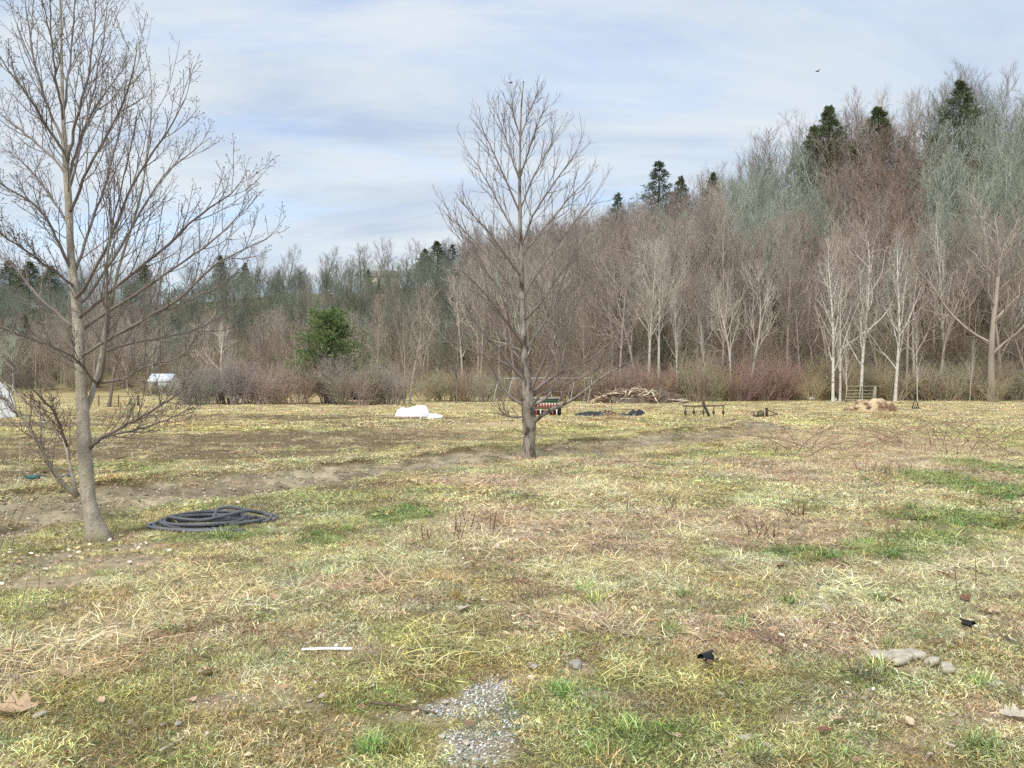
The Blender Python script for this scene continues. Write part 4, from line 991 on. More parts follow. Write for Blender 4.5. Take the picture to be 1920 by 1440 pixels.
# ------------------------------------------------------------------ coiled hose
M_HOSE = nmat('hose_rubber', alb(106, 108, 114), 0.45, 0.18, 8.0, 0.1, 60, spec=0.4)
M_TEAL = nmat('teal_plastic', alb(40, 104, 104), 0.5, 0.15, 6.0, spec=0.4)
def hose():
    c = G(398, 985); c.z = zat(c.x, c.y)
    o = thing('hose_coil', 'coiled dark grey hose lying on the grass beside the left tree', 'hose', tuple(c))
    o.scale = (0.84, 0.84, 0.9)
    rg = np.random.default_rng(4)
    n = 150; th = np.linspace(0, 2 * pi * 5.3, n)
    a = 0.64 + 0.10 * np.sin(th * 0.37 + 1) - 0.02 * th / 6.28; bq = 0.50 + 0.08 * np.sin(th * 0.53) - 0.012 * th / 6.28
    sx = a * np.cos(th) + 0.06 * np.sin(th * 0.29 + 2) - 0.06; sy = bq * np.sin(th) * 0.95 + 0.06 * np.cos(th * .41)
    z = 0.03 + 0.013 * th / 6.28 + 0.025 * np.abs(np.sin(th * 1.07 + 1)) * (th / 33)
    z += 0.05 * np.exp(-((th - 29.0) / 0.8) ** 2)
    MB().tube(np.stack([sx, sy, z], -1), 0.021, 8).build('hose_loop', M_HOSE, o)
    # a raised loose loop across the coil and a loop spilling to the right
    q = resample(np.array([[-.35, -.25, .1], [.05, -.35, .13], [.3, -.2, .17], [.45, .05, .19], [.55, .3, .12], [.8, .35, .07], [.78, .1, .05]]), 30)
    MB().tube(q, 0.021, 8).build('hose_loop', M_HOSE, o)
    q = resample(np.array([[.02, -.05, .08], [.05, -.02, .15], [.02, .1, .20], [.12, .2, .21], [.35, .25, .17], [.55, .3, .11], [.72, .3, .08], [.74, .0, .05], [.5, -.1, .06], [.3, -.05, .09]]), 40)
    MB().tube(q, 0.021, 8).build('hose_loop', M_HOSE, o)
    q = resample(np.array([[-.72, .1, .04], [-.78, -.25, .04], [-.5, -.5, .05], [0, -.62, .04], [.4, -.55, .04], [.62, -.5, .03]]), 30)
    MB().tube(q, 0.021, 8).build('hose_loop', M_HOSE, o)
    q = resample(np.array([[.5, -.2, .05], [.7, -.3, .03], [.9, -.22, .02], [1.1, -.1, .02]]), 16)
    MB().tube(q, 0.008, 6).build('cord', nmat('green_cord', alb(104, 116, 70), 0.7), o)
    MB().cyl((-.36, .62, .07), (-.22, .64, .08), 0.032, 10).build('coupling', M_TEAL, o)
hose()

# ------------------------------------------------------------------ farm things in the middle distance
M_WHITEP = nmat('white_plastic_sheet', alb(236, 240, 242), 0.5, 0.06, 2.0, 0.4, 5.0, spec=0.3)
M_BLACKP = nmat('black_plastic_sheet', alb(44, 46, 52), 0.35, 0.2, 3.0, spec=0.5)
M_RUST = nmat('rusty_steel', alb(98, 74, 58), 0.8, 0.3, 8.0, 0.3, 40, col2=alb(66, 56, 50), spec=0.3)
M_DKST = nmat('dark_steel', alb(62, 60, 58), 0.65, 0.25, 6.0, 0.2, 40, spec=0.4, col2=alb(104, 82, 64), c2lo=.55, c2hi=.7)
M_TYRE = nmat('tyre_rubber', alb(48, 46, 46), 0.8, 0.2, 10)
M_RED = nmat('red_paint', alb(186, 44, 50), 0.55, 0.2, 5, spec=0.4)
M_GRN = nmat('dark_green_paint', alb(44, 84, 70), 0.5, 0.2, 5, spec=0.4)
M_WPAINT = nmat('white_paint', alb(228, 228, 222), 0.6, 0.1, 5)
M_WOODL = nmat('weathered_wood', alb(168, 136, 98), 0.9, 0.3, 6, 0.4, 30, stretch=(1, 1, .3))
M_GATE = nmat('galvanised_tube', alb(158, 154, 120), 0.55, 0.2, 4, spec=0.4)
M_STRAW = nmat('straw_heap', alb(206, 176, 120), 0.95, 0.3, 3.0, 1.0, 16.0, col2=alb(128, 94, 66), c2lo=.46, c2hi=.6, c2scale=1.6)
M_PALEW = nmat('pale_wood', alb(214, 196, 158), 0.9, 0.25, 5, 0.4, 30)
M_LOG = nmat('log_bark', alb(140, 112, 88), 0.95, 0.35, 4, 0.6, 20, island=0.35)
M_ROOF = nmat('shed_roof', alb(150, 136, 120), 0.9, 0.2, 3, 0.3, 20)
M_SIDING = nmat('shed_boards', alb(116, 98, 84), 0.9, 0.3, 3, 0.4, 20, stretch=(4, 4, .4))
M_DARKI = nmat('interior_shade', alb(40, 36, 34), 0.9, 0.1, 3)  # near-black: the shade of a shed opening put into the colour
M_GLASS = nmat('dusty_glass', alb(150, 165, 170), 0.2, 0.1, 3, spec=0.5)
M_PALEB = nmat('pale_blue_sheet', alb(206, 220, 236), 0.5, 0.25, 1.2, 0.3, 8, col2=alb(232, 236, 238), c2scale=1.5)

def heap(cx, cy, sx, sy, h, seed, n=44, fold=0.25, freq=3.0, peak=1.3, flat=0.0):
    """lumpy mound sheet, local coordinates"""
    g = np.linspace(-1, 1, n); X, Y = np.meshgrid(g, g, indexing='ij')
    r = np.hypot(X, Y); k = np.clip(1 - r ** 2, 0, 1) ** (0.5 * peak)
    nz = fbm(X * freq + 7, Y * freq + 3, seed, 4); nz2 = fbm(X * freq * 2.4, Y * freq * 2.4, seed + 5, 3)
    Z = h * (k * (1 - fold + fold * 2 * nz) + 0.25 * fold * (nz2 - .5) * (k > 0.02))
    rr = 1 + 0.25 * (fbm(X * 2 + 20, Y * 2, seed + 9, 3) - .5) * 2
    Z = np.where(r > 0.98, -0.08, Z)
    return np.stack([X * sx * rr, Y * sy * rr, Z], -1)

def tarp():
    c = G(776, 785)
    o = thing('tarp_heap', 'white plastic tarp draped over a low heap in the field', 'tarp', (c.x, c.y, zat(c.x, c.y)))
    F = heap(0, 0, 0.82, 0.6, 0.55, 3, 70, 0.5, 2.2, 0.75)
    F[..., 2] = np.minimum(F[..., 2], 0.50 + 0.06 * np.sin(F[..., 0] * 5))
    F[..., 2] += 0.07 * (np.abs(2 * fbm(F[..., 0] * 3 + 4, F[..., 1] * 2, 8, 3) - 1)) * (F[..., 2] > 0.02) * -1
    MB().grid(F).build('cover', M_WHITEP, o)
    MB().grid(heap(0, 0, 0.42, 0.3, 0.15, 6, 24, 0.5, 2.5, 1) + np.array([0.95, -.1, 0])).build('loose_corner', M_WHITEP, o)
    mb = MB()
    for i in range(10): mb.blob((-.75 + i * .15, -.62 + .05 * sin(i * 2), .03), (.2, .12, .10), (0, 0, i), 8, 5, .3, i)
    mb.build('edge_weight', nmat('pink_sand', alb(196, 170, 150), 0.9), o)
tarp()
def black_sheet():
    c = G(1145, 781); o = thing('plastic_sheet', 'crumpled black plastic mulch lying flat beside the seeder', 'plastic sheet', (c.x, c.y, zat(c.x, c.y) + .05))
    for i, (x0, w, h, sd) in enumerate([(-1.05, .65, .16, 2), (-.25, .55, .20, 5), (.55, .5, .10, 8), (1.25, .42, .24, 11)]):
        MB().grid(heap(0, 0, w, .35, h, sd, 30, .6, 3.0, 1) + np.array([x0, 0, 0.0])).build('fold', M_BLACKP, o)
    MB().grid(heap(0, 0, 1.75, .4, .05, 19, 40, .6, 5, .6)).build('sheet', M_BLACKP, o)
black_sheet()
def seeder():
    c = G(1024, 780.5); o = thing('seeder', 'red and dark green seed drill behind the trunk of the middle tree', 'seeder', (c.x, c.y, zat(c.x, c.y)), 0.05)
    MB().box((0, 0, .93), (1.35, .5, .05), bev=.01).build('top_board', M_WOODL, o)
    mb = MB(); mb.box((0, 0, .885), (1.40, .54, .025))
    mb.build('trim', M_WPAINT, o)
    MB().box((0, 0, .76), (1.3, .46, .20), bev=.03).build('hopper', M_GRN, o)
    MB().box((0, -.05, .53), (1.26, .34, .20), bev=.02).build('red_panel', M_RED, o)
    for i in range(9):
        f = MB(); f.tube([(-.56 + i * .14, -.24, .63), (-.56 + i * .14, -.24, .57), (-.56 + i * .14, -.24, .46)], [.045, .03, .018], 8); f.build('seed_cup', M_WPAINT, o)
    MB().box((0, 0, .385), (1.4, .4, .05), bev=.01).build('rail', M_GRN, o)
    for i in range(6):
        MB().cyl((-.5 + i * .2, -.22, .33), (-.5 + i * .2, -.3, .05), .03, 6).build('seed_tube', M_WPAINT if i % 2 else M_RED, o)
    MB().box((0, .1, .17), (1.2, .3, .22), bev=.04).build('undercarriage', M_DKST, o)
    for sx in (-.66, .66):
        w = MB(); w.torus((sx, 0, .26), .2, .065, 'x'); w = w.build('wheel', M_TYRE, o)
        MB().cyl((sx - .03, 0, .26), (sx + .03, 0, .26), .14, 12).build('rim', M_DKST, w)
    mb = MB(); mb.tube([(.72, -.1, 0), (.72, -.1, .95), (.5, -.1, .95)], .015, 6); mb.tube([(.70, -.3, .42), (1.02, -.3, .45), (1.02, -.3, 0)], .018, 6)
    mb.build('frame', M_DKST, o)
seeder()
def toolbar():
    c = G(1320, 783); o = thing('toolbar', 'long rusty cultivator toolbar with five hanging shanks on the track edge', 'cultivator', (c.x, c.y, zat(c.x, c.y)))
    s = c.y / FPX
    MB().box((0, 0, .56), (1.98, .07, .06), (0, -.008, 0), .01).build('beam', M_RUST, o)
    for px in (1285, 1301, 1319, 1338, 1356):
        x = (px - 1320.5) * s
        k = MB().tube([(x - .02, 0, .6), (x + .03, -.05, .5), (x, -.05, .40), (x, -.04, .2), (x + .02, -.03, 0)], [.03, .028, .022, .018, .014], 6).build('shank', M_RUST, o)
        mb = MB(); mb.blob((x - .01, -.07, .26), (.14, .10, .20), nu=10, nv=8, rough=.05); mb.build('weight', M_RUST, k)
    MB().box((-.0 + .1, -.06, .37), (.12, .05, .92), (0, -.42, 0), .01).build('hitch_mast', M_DKST, o)
    MB().tube([(-.06, 0, .58), (-.01, 0, .84), (.06, 0, .58)], .025, 6).build('hitch_bracket', M_RUST, o)
toolbar()
def small_impl():
    c = G(1434, 782); o = thing('implement', 'small dark implement with one disc wheel and pointed drawbar', 'implement', (c.x, c.y, zat(c.x, c.y)))
    w = MB(); w.torus((-.22, -.05, .17), .145, .03, 'y'); w = w.build('wheel', M_DKST, o)
    MB().cyl((-.22, -.08, .17), (-.22, -.03, .17), .13, 16).build('disc', nmat('dull_olive', alb(112, 106, 76), .8), w)
    MB().box((.10, 0, .20), (.10, .10, .40), bev=.015).build('mast', M_DKST, o)
    MB().box((.08, 0, .43), (.12, .12, .08), bev=.015).build('mast_head', M_DKST, o)
    MB().tube([(.12, 0, .34), (.35, 0, .27), (.62, 0, .17)], .025, 6).build('drawbar', M_DKST, o)
    MB().tube([(.10, 0, .04), (.35, 0, .1), (.62, 0, .16)], .025, 6).build('drawbar', M_DKST, o)
    MB().tube([(-.55, 0, .28), (-.5, 0, .08), (-.3, 0, .04), (.1, 0, .06)], .03, 6).build('frame', M_DKST, o)
    MB().box((-.48, 0, .08), (.16, .1, .1), bev=.02).build('foot', M_DKST, o)
small_impl()
def aframe():
    c = G(1716, 768); o = thing('implement', 'small dark three-point hitch frame standing right of the straw heap', 'implement', (c.x, c.y, zat(c.x, c.y)))
    MB().tube([(-.22, 0, 0), (-.05, 0, .52), (.03, 0, .58), (.10, 0, .5), (.2, 0, .05)], .028, 6).build('arch', M_DKST, o)
    MB().box((0, 0, .08), (.42, .1, .07), bev=.015).build('crossbar', M_DKST, o)
    MB().tube([(-.1, 0, .08), (.02, .05, .3), (.1, 0, .08)], .02, 6).build('brace', M_DKST, o)
aframe()
def straw_heap():
    c = G(1640, 773); o = thing('straw_heap', 'heap of pale straw and dark manure in front of the gate panels', 'heap', (c.x, c.y + .3, zat(c.x, c.y)))
    MB().grid(heap(0, 0, 1.55, .9, .72, 23, 60, .5, 2.4, 1.2)).build('mound', M_STRAW, o)
    rg = np.random.default_rng(2)
    m2 = nmat('dark_manure', alb(112, 82, 60), .95, .3, 5, 1, 18)
    for i in range(16):
        a = rg.random() * 6.28; q = rg.uniform(.2, .95)
        MB().blob((1.5 * q * cos(a), .85 * q * sin(a), .72 * (1 - q * q) * .8 + .03), rg.uniform(.25, .6, 3) * np.array([1, 1, .55]), tuple(rg.normal(0, .3, 3)), 9, 6, .5, i).build('clump', m2 if (cos(a) > .3 or q > .8) and i % 3 else M_STRAW, o)
straw_heap()
def brush_pile():
    c = G(1192, 757.5); o = thing('brush_pile', 'long pile of logs, branches and brush at the wood edge', 'brush pile', (c.x, c.y + .8, zat(c.x, c.y)))
    rg = np.random.default_rng(12)
    mdark = nmat('brush_debris', alb(118, 104, 84), .95, .35, 2.5, 1, 9, col2=alb(84, 72, 60))
    MB().grid(heap(0, 0, 2.6, 1.2, 1.1, 31, 40, .5, 3, 1.1) + np.array([-.3, 0, 0])).build('debris', mdark, o)
    MB().grid(heap(0, 0, 2.4, 1.2, 1.0, 35, 40, .5, 3, 1.2) + np.array([2.1, .1, 0])).build('debris', mdark, o)
    MB().grid(heap(0, 0, 1.1, .8, .5, 38, 30, .5, 3, 1.2) + np.array([-2.7, 0, 0])).build('debris', M_STRAW, o)
    for i in range(110):
        x = rg.normal(0, 1.7); top = 1.05 * max(.25, 1 - (abs(x + .3) / 3.4) ** 2)
        l = rg.uniform(.7, 2.0); a = rg.normal(0, .6) + (0 if rg.random() < .6 else 1.2); e = rg.normal(0.0, .35) - .25 * np.sign(x) * rg.random()
        d = np.array([cos(a) * cos(e), -abs(sin(a)) * .5, sin(e)]); yy = rg.uniform(-1.15, 0); p = np.array([x, yy, top * math.sqrt(max(.05, 1 - (yy / 1.25) ** 2)) + rg.uniform(0, .14)])
        q = np.stack([p - d * l / 2, p + rg.normal(0, .05, 3), p + d * l / 2]); q[:, 2] = np.maximum(q[:, 2], .04)
        MB().tube(q, np.array([1, .9, .7]) * rg.uniform(.025, .085), 6).build('log', M_LOG if rg.random() < .75 else M_PALEW, o)
    for a, b_, r in [((-1.6, -1.1, .05), (-.15, -.5, 1.02), .06), ((.3, -.5, 1.02), (1.05, -1.0, .3), .085), ((-.3, -.4, 1.16), (.55, -.3, 1.22), .1), ((-.5, -.3, 1.12), (.7, -.4, 1.08), .07), ((-2.1, -.9, .1), (-1.5, -.5, .75), .05), ((-1.8, -.9, .1), (-1.2, -.5, .8), .05)]:
        MB().tube([a, tuple((np.array(a) + b_) / 2 + [0, 0, .04]), b_], r, 7).build('log', M_PALEW, o)
    b0 = PROT['shrub0']
    rgs = np.random.default_rng(13); n = 240
    p = np.stack([rgs.normal(1.2, 1.6, n), rgs.uniform(-.9, .4, n), rgs.uniform(.05, .8, n)], -1); d = rgs.normal(0, 1, (n, 3)); d[:, 2] = np.abs(d[:, 2]) * .6; d /= np.linalg.norm(d, axis=-1, keepdims=True)
    L = rgs.uniform(.4, 1.2, n)[:, None]; Pq = np.stack([p, p + d * L * .5 + rgs.normal(0, .04, (n, 3)), p + d * L], 1)
    tw = tubes([(Pq, np.tile(np.array([[.022, .016, .008]]), (n, 1)), 4)], 0).build('twigs', M_LOG, o); tw['kind'] = 'stuff'
brush_pile()
def gate_panel(x, y, z, tilt, skew, lab, rz):
    o = thing('gate_panel', lab, 'gate', (x, y, z), rz, 'livestock gate panels leaning in a stack'); o.rotation_euler = (-tilt, 0, rz)
    wd, h = 2.35, 1.45
    sk = lambda u, v: (u * wd - wd / 2 + v * skew, 0, v * h)
    for k in range(6):
        v = [0, .17, .34, .52, .74, 1.0][k]
        MB().tube([sk(0, v), sk(1, v)], .036, 6).build('rail', M_GATE, o)
    for u in (0, .5, 1): MB().tube([sk(u, 0), sk(u, 1)], .036, 6).build('upright', M_GATE, o)
g = G(1610, 755.5)
for i, lab in enumerate(['galvanised livestock gate panel, front one of the leaning stack', 'galvanised livestock gate panel, second one of the leaning stack', 'galvanised livestock gate panel, third one of the leaning stack', 'galvanised livestock gate panel, fourth one of the leaning stack', 'galvanised livestock gate panel, rearmost one of the leaning stack']):
    gate_panel(g.x + .12 * i, g.y + .16 * i, zat(g.x, g.y) + .02, .30 + .02 * i, -.42 * -1 - .05 * i, lab, .05 - .05 * i)

# step-in fence posts by the black plastic
for i, (px, lab) in enumerate([(1088, 'thin fence stake behind the black plastic, leftmost'), (1117, 'thin fence stake behind the black plastic, middle'), (1148, 'thin fence stake behind the black plastic, rightmost')]):
    p = GZ(px, 777); MB_ = MB(); MB_.tube([(0, 0, -.1), (-.02, 0, .25), (-.06, 0, .5)], .012, 6)
    tag(MB_.build('fence_stake', M_DKST, None, True, p), lab, 'stake', 'thin stakes by the black plastic')

def hoop_tunnel():
    c = G(1020, 762); o = thing('tunnel_hoops', 'bare white hoop tunnel frame behind the middle tree', 'hoop frame', (c.x, c.y, zat(c.x, c.y)), 0.0)
    s = c.y / FPX
    for px in (922, 948, 985, 1030, 1067, 1100):
        x = (px - 1020) * s; a = np.linspace(0, pi, 16)
        q = np.stack([x + .5 * np.sin(a) + .0 * a, 1.6 - 1.6 * np.cos(a), 2.05 * np.sin(a) ** .8 - .05], -1)
        MB().tube(q, .011, 5).build('hoop', M_WPAINT, o)
    MB().tube([(-3.0, 1.6, 2.03), (0, 1.6, 2.05), (3.6, 1.6, 2.05)], .013, 5).build('ridge_pipe', M_WPAINT, o)
hoop_tunnel()

def hoop_house():
    x1 = (30 - 960) / FPX * 34; o = thing('hoop_house', 'white plastic covered hoop house cut off by the left edge', 'greenhouse', (x1 - 2.75, 34, zat(x1 - 2, 34)), radians(36))
    a = np.linspace(0, pi, 25); rx, rz = 2.3, 2.4
    prof = np.stack([rx * np.cos(a), np.zeros(25), rz * np.sin(a) ** .75], -1)
    ys = np.linspace(0, 12, 13)
    F = np.stack([prof + np.array([0, yy, 0]) for yy in ys], 0)
    F[..., 2] -= .03 * (np.arange(13) % 2)[:, None]
    MB().grid(F).build('cover', M_WHITEP, o)
    mb = MB(); n = 25
    mb.add(np.concatenate([prof + np.array([0, .02, 0]), np.array([[0, .02, 0]])]), None, [[i, i + 1, n] for i in range(n - 1)])
    mb.build('end_wall', M_WHITEP, o)
    for yy in (0, 4, 8, 12): MB().tube(prof * 1.01 + np.array([0, yy, 0]), .03, 6).build('rib', M_GATE, o)
    MB().box((0, -.03, .95), (.95, .05, 1.9)).build('door', M_WPAINT, o)
hoop_house()

def fence_left():
    for px, lab in [(222, 'thin wooden fence post between the dark-trunked tree and the thick post'), (259, 'thick weathered fence post right of the dark-trunked tree'), (185, 'short grey fence post left of the dark-trunked tree')]:
        p = GZ(px, 763); w = .16 if px == 259 else .08
        mb = MB(); mb.tube([(0, 0, -.2), (.01, 0, .4), (0, 0, .82)], [w * .55, w * .5, w * .48], 7)
        tag(mb.build('fence_post', M_SIDING, None, True, p), lab, 'post')
    p = GZ(222, 763); q = np.array([[-2.6, 0, .72], [-1.3, 0, .68], [0, 0, .72], [1.4, 0, .70]])
    tag(MB().tube(q, .012, 4).build('fence_wire', M_DKST, None, True, (p[0], p[1] - .1, p[2])), 'single sagging wire between the left fence posts', 'wire')
fence_left()

def shed(name, lab, px, pytop, d, w, dep, hw, hr, mw, mr, over=.2, rz=0.0, openfront=False, z=None, cat='shed'):
    x, y = at_depth(px, d); zb = zat(x, y) if z is None else z
    o = thing(name, lab, cat, (x, y, zb), rz)
    t = .08
    for k, (c, s) in enumerate([((0, dep / 2, hw / 2), (w, t, hw)), ((-w / 2, 0, hw / 2), (t, dep - .02, hw)), ((w / 2, 0, hw / 2), (t, dep - .02, hw))]): MB().box(c, s).build('wall', mw, o, False)
    if openfront:
        for sx in (-.42, 0, .42): MB().box((sx * w, -dep / 2, hw / 2), (.14, .14, hw)).build('post', mw, o, False)
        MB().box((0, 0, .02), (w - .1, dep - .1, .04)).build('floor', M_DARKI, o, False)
    else:
        MB().box((0, -dep / 2, hw / 2), (w, t, hw)).build('wall', mw, o, False)
        MB().box((-w * .2, -dep / 2 - .05, hw * .45), (.8, .05, hw * .85)).build('door', M_DARKI, o, False)
        wn = MB().box((w * .25, -dep / 2 - .05, hw * .6), (.8, .05, .6)).build('window', M_WPAINT, o, False); MB().box((w * .25, -dep / 2 - .08, hw * .6), (.66, .03, .46)).build('pane', M_GLASS, wn, False)
    ang = math.atan2(hr, dep / 2); sl = math.hypot(hr, dep / 2) + over
    for sg in (-1, 1):
        MB().box((0, sg * (dep / 4 + over * .4 * cos(ang)), hw + hr / 2 - over * .4 * sin(ang) + .05), (w + 2 * over, sl, .07), (sg * -ang, 0, 0)).build('roof', mr, o, False)
    for sg in (-1, 1):
        mb = MB(); xx = sg * w / 2; mb.add([(xx, -dep / 2, hw), (xx, dep / 2, hw), (xx, 0, hw + hr), (xx - .05 * sg, -dep / 2, hw), (xx - .05 * sg, dep / 2, hw), (xx - .05 * sg, 0, hw + hr)], [[0, 1, 4, 3], [1, 2, 5, 4], [2, 0, 3, 5]], [[0, 1, 2], [3, 4, 5]]); mb.build('gable', mw, o, False)
    return o
shed('shed', 'old brown open-fronted shed right of the round green pine', 682, 693, 76, 2.7, 3.0, 1.85, 1.0, M_SIDING, M_ROOF, .25, .05, True)
shed('shed', 'narrow grey shed between the brown shed and the slanted panel', 718, 700, 77, .9, 1.8, 1.8, .5, M_SIDING, M_ROOF, .1, 0, False)
shed('shed', 'pale blue-white shed half hidden by branches at far left', 306, 700, 118, 3.0, 3.6, 2.0, 1.1, M_PALEB, M_PALEB, .2, .1, False)
shed('shed', 'pale blue-grey shed roof in the wood at the right edge', 1908, 648, 92, 2.6, 3.0, 2.2, 1.2, M_PALEB, M_PALEB, .2, -.3, False)
shed('hill_house', 'pale house among trees on the far ridge', 722, 520, 246, 8.5, 6.5, 4.6, 2.2, M_PALEW, M_ROOF, .3, .1, False, cat='house')
def cold_frame():
    x, y = at_depth(744, 73); z = zat(x, y); o = thing('cold_frame', 'white-edged slanted panel on a low grey box right of the sheds', 'cold frame', (x, y, z))
    MB().box((.1, .3, .8), (1.4, .9, 1.2)).build('base', M_SIDING, o, False)
    F = lambda u, v: np.array([-.85 + 1.35 * u + .35 * v, -.35 + .8 * v, 1.42 + .5 * v])
    MB().add([F(0, 0), F(1, 0), F(1, 1), F(0, 1), F(0, 0) - [0, 0, .04], F(1, 0) - [0, 0, .04], F(1, 1) - [0, 0, .04], F(0, 1) - [0, 0, .04]], [[0, 1, 2, 3], [7, 6, 5, 4], [0, 4, 5, 1], [1, 5, 6, 2], [2, 6, 7, 3], [3, 7, 4, 0]]).build('pane', M_GLASS, o, False)
    for a, b_ in (((0, 0), (1, 0)), ((0, 1), (1, 1)), ((0, 0), (0, 1)), ((1, 0), (1, 1))): MB().cyl(F(*a), F(*b_), .05, 5).build('frame', M_WPAINT, o)
cold_frame()
# scraps by the wood edge
for px, py, s, lab in [(1522, 752, .45, 'white plastic container lying at the wood edge left of the gates'), (1566, 753, .35, 'small pale scrap lying left of the gate panels')]:
    p = GZ(px, py); mb = MB(); mb.box((0, 0, s * .4), (s, s * .6, s * .75), (0, .12, .2), s * .12); mb.tube([(s * .1, 0, s * .75), (s * .16, 0, s * .95)], s * .12, 8)
    tag(mb.build('container', M_WHITEP, None, True, p), lab, 'container')

# ------------------------------------------------------------------ small things on the near ground
M_LEAF = nmat('dead_leaf', alb(206, 168, 124), 0.8, 0.25, 30, 0.3, 60, trans=0.15)
M_LEAFD = nmat('dark_dead_leaf', alb(140, 92, 66), 0.8, 0.25, 30, 0.3, 60, trans=0.1)
M_STONE = nmat('field_stone', alb(190, 178, 152), 0.9, 0.3, 20, 0.5, 60)
M_STONEG = nmat('grey_stone', alb(158, 152, 142), 0.9, 0.25, 20, 0.5, 60, island=0.3)
M_STICK = nmat('stick_bark', alb(112, 92, 74), 0.9, 0.25, 20, 0.4, 60)
M_STEM = nmat('dead_stem', alb(176, 142, 108), 0.9, 0.3, 12, 0.3, 60)
M_STUB = nmat('cut_stub', alb(122, 88, 72), 0.9, 0.3, 12, 0.3, 60)
def leaf(px, py, size, lab, lobes=True, m=None, tilt=.3, curl=.5, up=0.0):
    """an oak-like dead leaf: lobed outline, curled, with a midrib"""
    rg = random.Random(int(px * 7 + py)); p = GZ(px, py, .034 + up); size = size * 1.2
    n = 16; t = np.linspace(0, 1, n); w = 0.32 * np.sin(t * pi) ** .7 * (1 + (.38 * np.sin(t * 2 * pi * 3.4 + 1) if lobes else 0)); w = np.maximum(w, .015)
    x = t - .5
    F = np.zeros((n, 5, 3))
    for j, k in enumerate((-1, -.5, 0, .5, 1)):
        F[:, j, 0] = x; F[:, j, 1] = w * k; F[:, j, 2] = curl * (.55 * (w * k) ** 2 * 4 + .4 * x ** 2) + .03 * np.sin(7 * t + k * 2) + (0 if k else -.012)
    o = thing('dead_leaf', lab, 'leaf', p, rg.random() * 6.28); o.rotation_euler = (rg.uniform(-tilt, tilt), rg.uniform(-tilt, tilt), rg.random() * 6.28)
    MB().grid(F * size).build('blade', m or M_LEAF, o)
    MB().tube(np.array([[-.5, 0, curl * .1 - .0], [-.62, .02, curl * .14], [-.75, .03, curl * .1]]) * size, size * .012, 4).build('stalk', M_STICK, o)
LV = [(28,1338,.17,'large curled tan oak leaf at the bottom left edge',None),(122,1278,.15,'flat tan leaf on the straw mat at left',None),(388,1266,.10,'pale curled leaf with dark holes beside the bent stem',None),(514,1130,.09,'pale upright leaf on the lawn above the white strip',None),(1466,1072,.09,'orange-brown leaf on the lawn at right of centre',M_LEAFD),(1770,1085,.10,'orange leaf in the pale grass at the right',M_LEAFD),(1860,1158,.13,'large tan leaf clump above the right black scrap',None),(1885,1208,.10,'bleached upturned leaf near the right edge',M_STONE),(1575,1365,.09,'rounded tan leaf standing among green grass at lower right',None),
      (1545,1382,.06,'small brown leaf left of the rounded tan leaf',M_LEAFD),(1487,970,.2,'curled rusty leaf standing among cut stems',M_LEAFD),(870,1150,.1,'grey crumpled leaf on the lawn in the middle',M_STONE),(1680,1135,.08,'brown leaf lying in the pale straw at right',M_LEAFD),(1810,1130,.1,'brown leaf curled in the pale straw near the right edge',M_LEAFD),(1330,1255,.05,'tiny leaf below the left black scrap',M_LEAFD),(1600,1212,.05,'dark shrivelled leaf left of the pale slab',M_LEAFD),(1900,1350,.1,'bleached leaf at the right edge near the bottom',M_STONE),(470,1105,.08,'brown leaf by the thin stick on the left lawn',M_LEAFD)]
for px, py, s, lab, m in LV: leaf(px, py, s, lab, s > .08, m)
def stone(px, py, sx, sy, sz, lab, m=None, seed=0):
    sx, sy, sz = sx * .75, sy * .75, sz * .7; p = GZ(px, py, sz * .2 + .006); mb = MB(); mb.blob((0, 0, 0), (sx, sy, sz), (0, 0, seed), 18, 10, .6, seed, sz * .36)
    tag(mb.build('stone', m or M_STONE, None, True, p), lab, 'stone')
ST = [(1855,1284,.15,.13,.05,'flat pale oval stone near the right edge'),(1680,1248,.0,0,0,''),(700,1288,.03,.03,.025,'small white pebble above the gravel patch at left'),(580,1316,.05,.04,.025,'grey pebble left of the gravel patch'),(75,1348,.08,.06,.05,'pale stone beside the large curled leaf at bottom left'),(1080,1250,.13,.1,.06,'grey clod of earth above the gravel patch'),(1000,1252,.08,.06,.05,'small clod left of the grey clod'),(1630,1152,.05,.04,.03,'white pebble on the lawn at right'),(1350,1310,.05,.05,.04,'pale pebble on the lawn right of the green tuft'),(1600,1306,.05,.04,.03,'small pale stone below the slab'),
      (305,1362,.04,.035,.03,'rounded grey pebble at the lower left'),(335,1360,.05,.045,.035,'larger grey pebble at the lower left'),(1785,1340,.04,.04,.03,'bluish white pebble at lower right'),(1400,1385,.12,.06,.03,'pale flat clod near the bottom right of centre'),(1148,1027,.06,.06,.04,'white speck of stone in the pink dead stalks'),(720,988,.07,.06,.04,'white stone below the dark green patch'),(960,1378,.10,.03,.02,'flat brown chip of stone below the gravel'),(830,1385,.05,.04,.03,'pale pebble on the bare ground at the bottom'),(875,1395,.06,.05,.02,'flat pale pebble at the bottom of the bare ground')]
for i, (px, py, a, b_, c_, lab) in enumerate(ST):
    if a: stone(px, py, a, b_, c_, lab, M_STONEG if 'grey' in lab else None, i)
def slab():
    c = GZ(1690, 1246); o = thing('stone_slab', 'cracked pale flat slab lying in the turf at lower right', 'slab', c)
    rg = np.random.default_rng(6)
    for x, y, sx, sy in [(-.10, .02, .16, .14), (.02, .03, .15, .15), (.11, .05, .10, .12), (.14, -.07, .12, .06), (-.03, -.06, .16, .06), (.18, -.14, .09, .06), (.16, -.2, .08, .05)]:
        MB().blob((x, y, .026), (sx, sy, .06), (0, 0, rg.random()), 14, 8, .35, int(rg.integers(99)), .016).build('slab_piece', M_STONE, o)
slab()
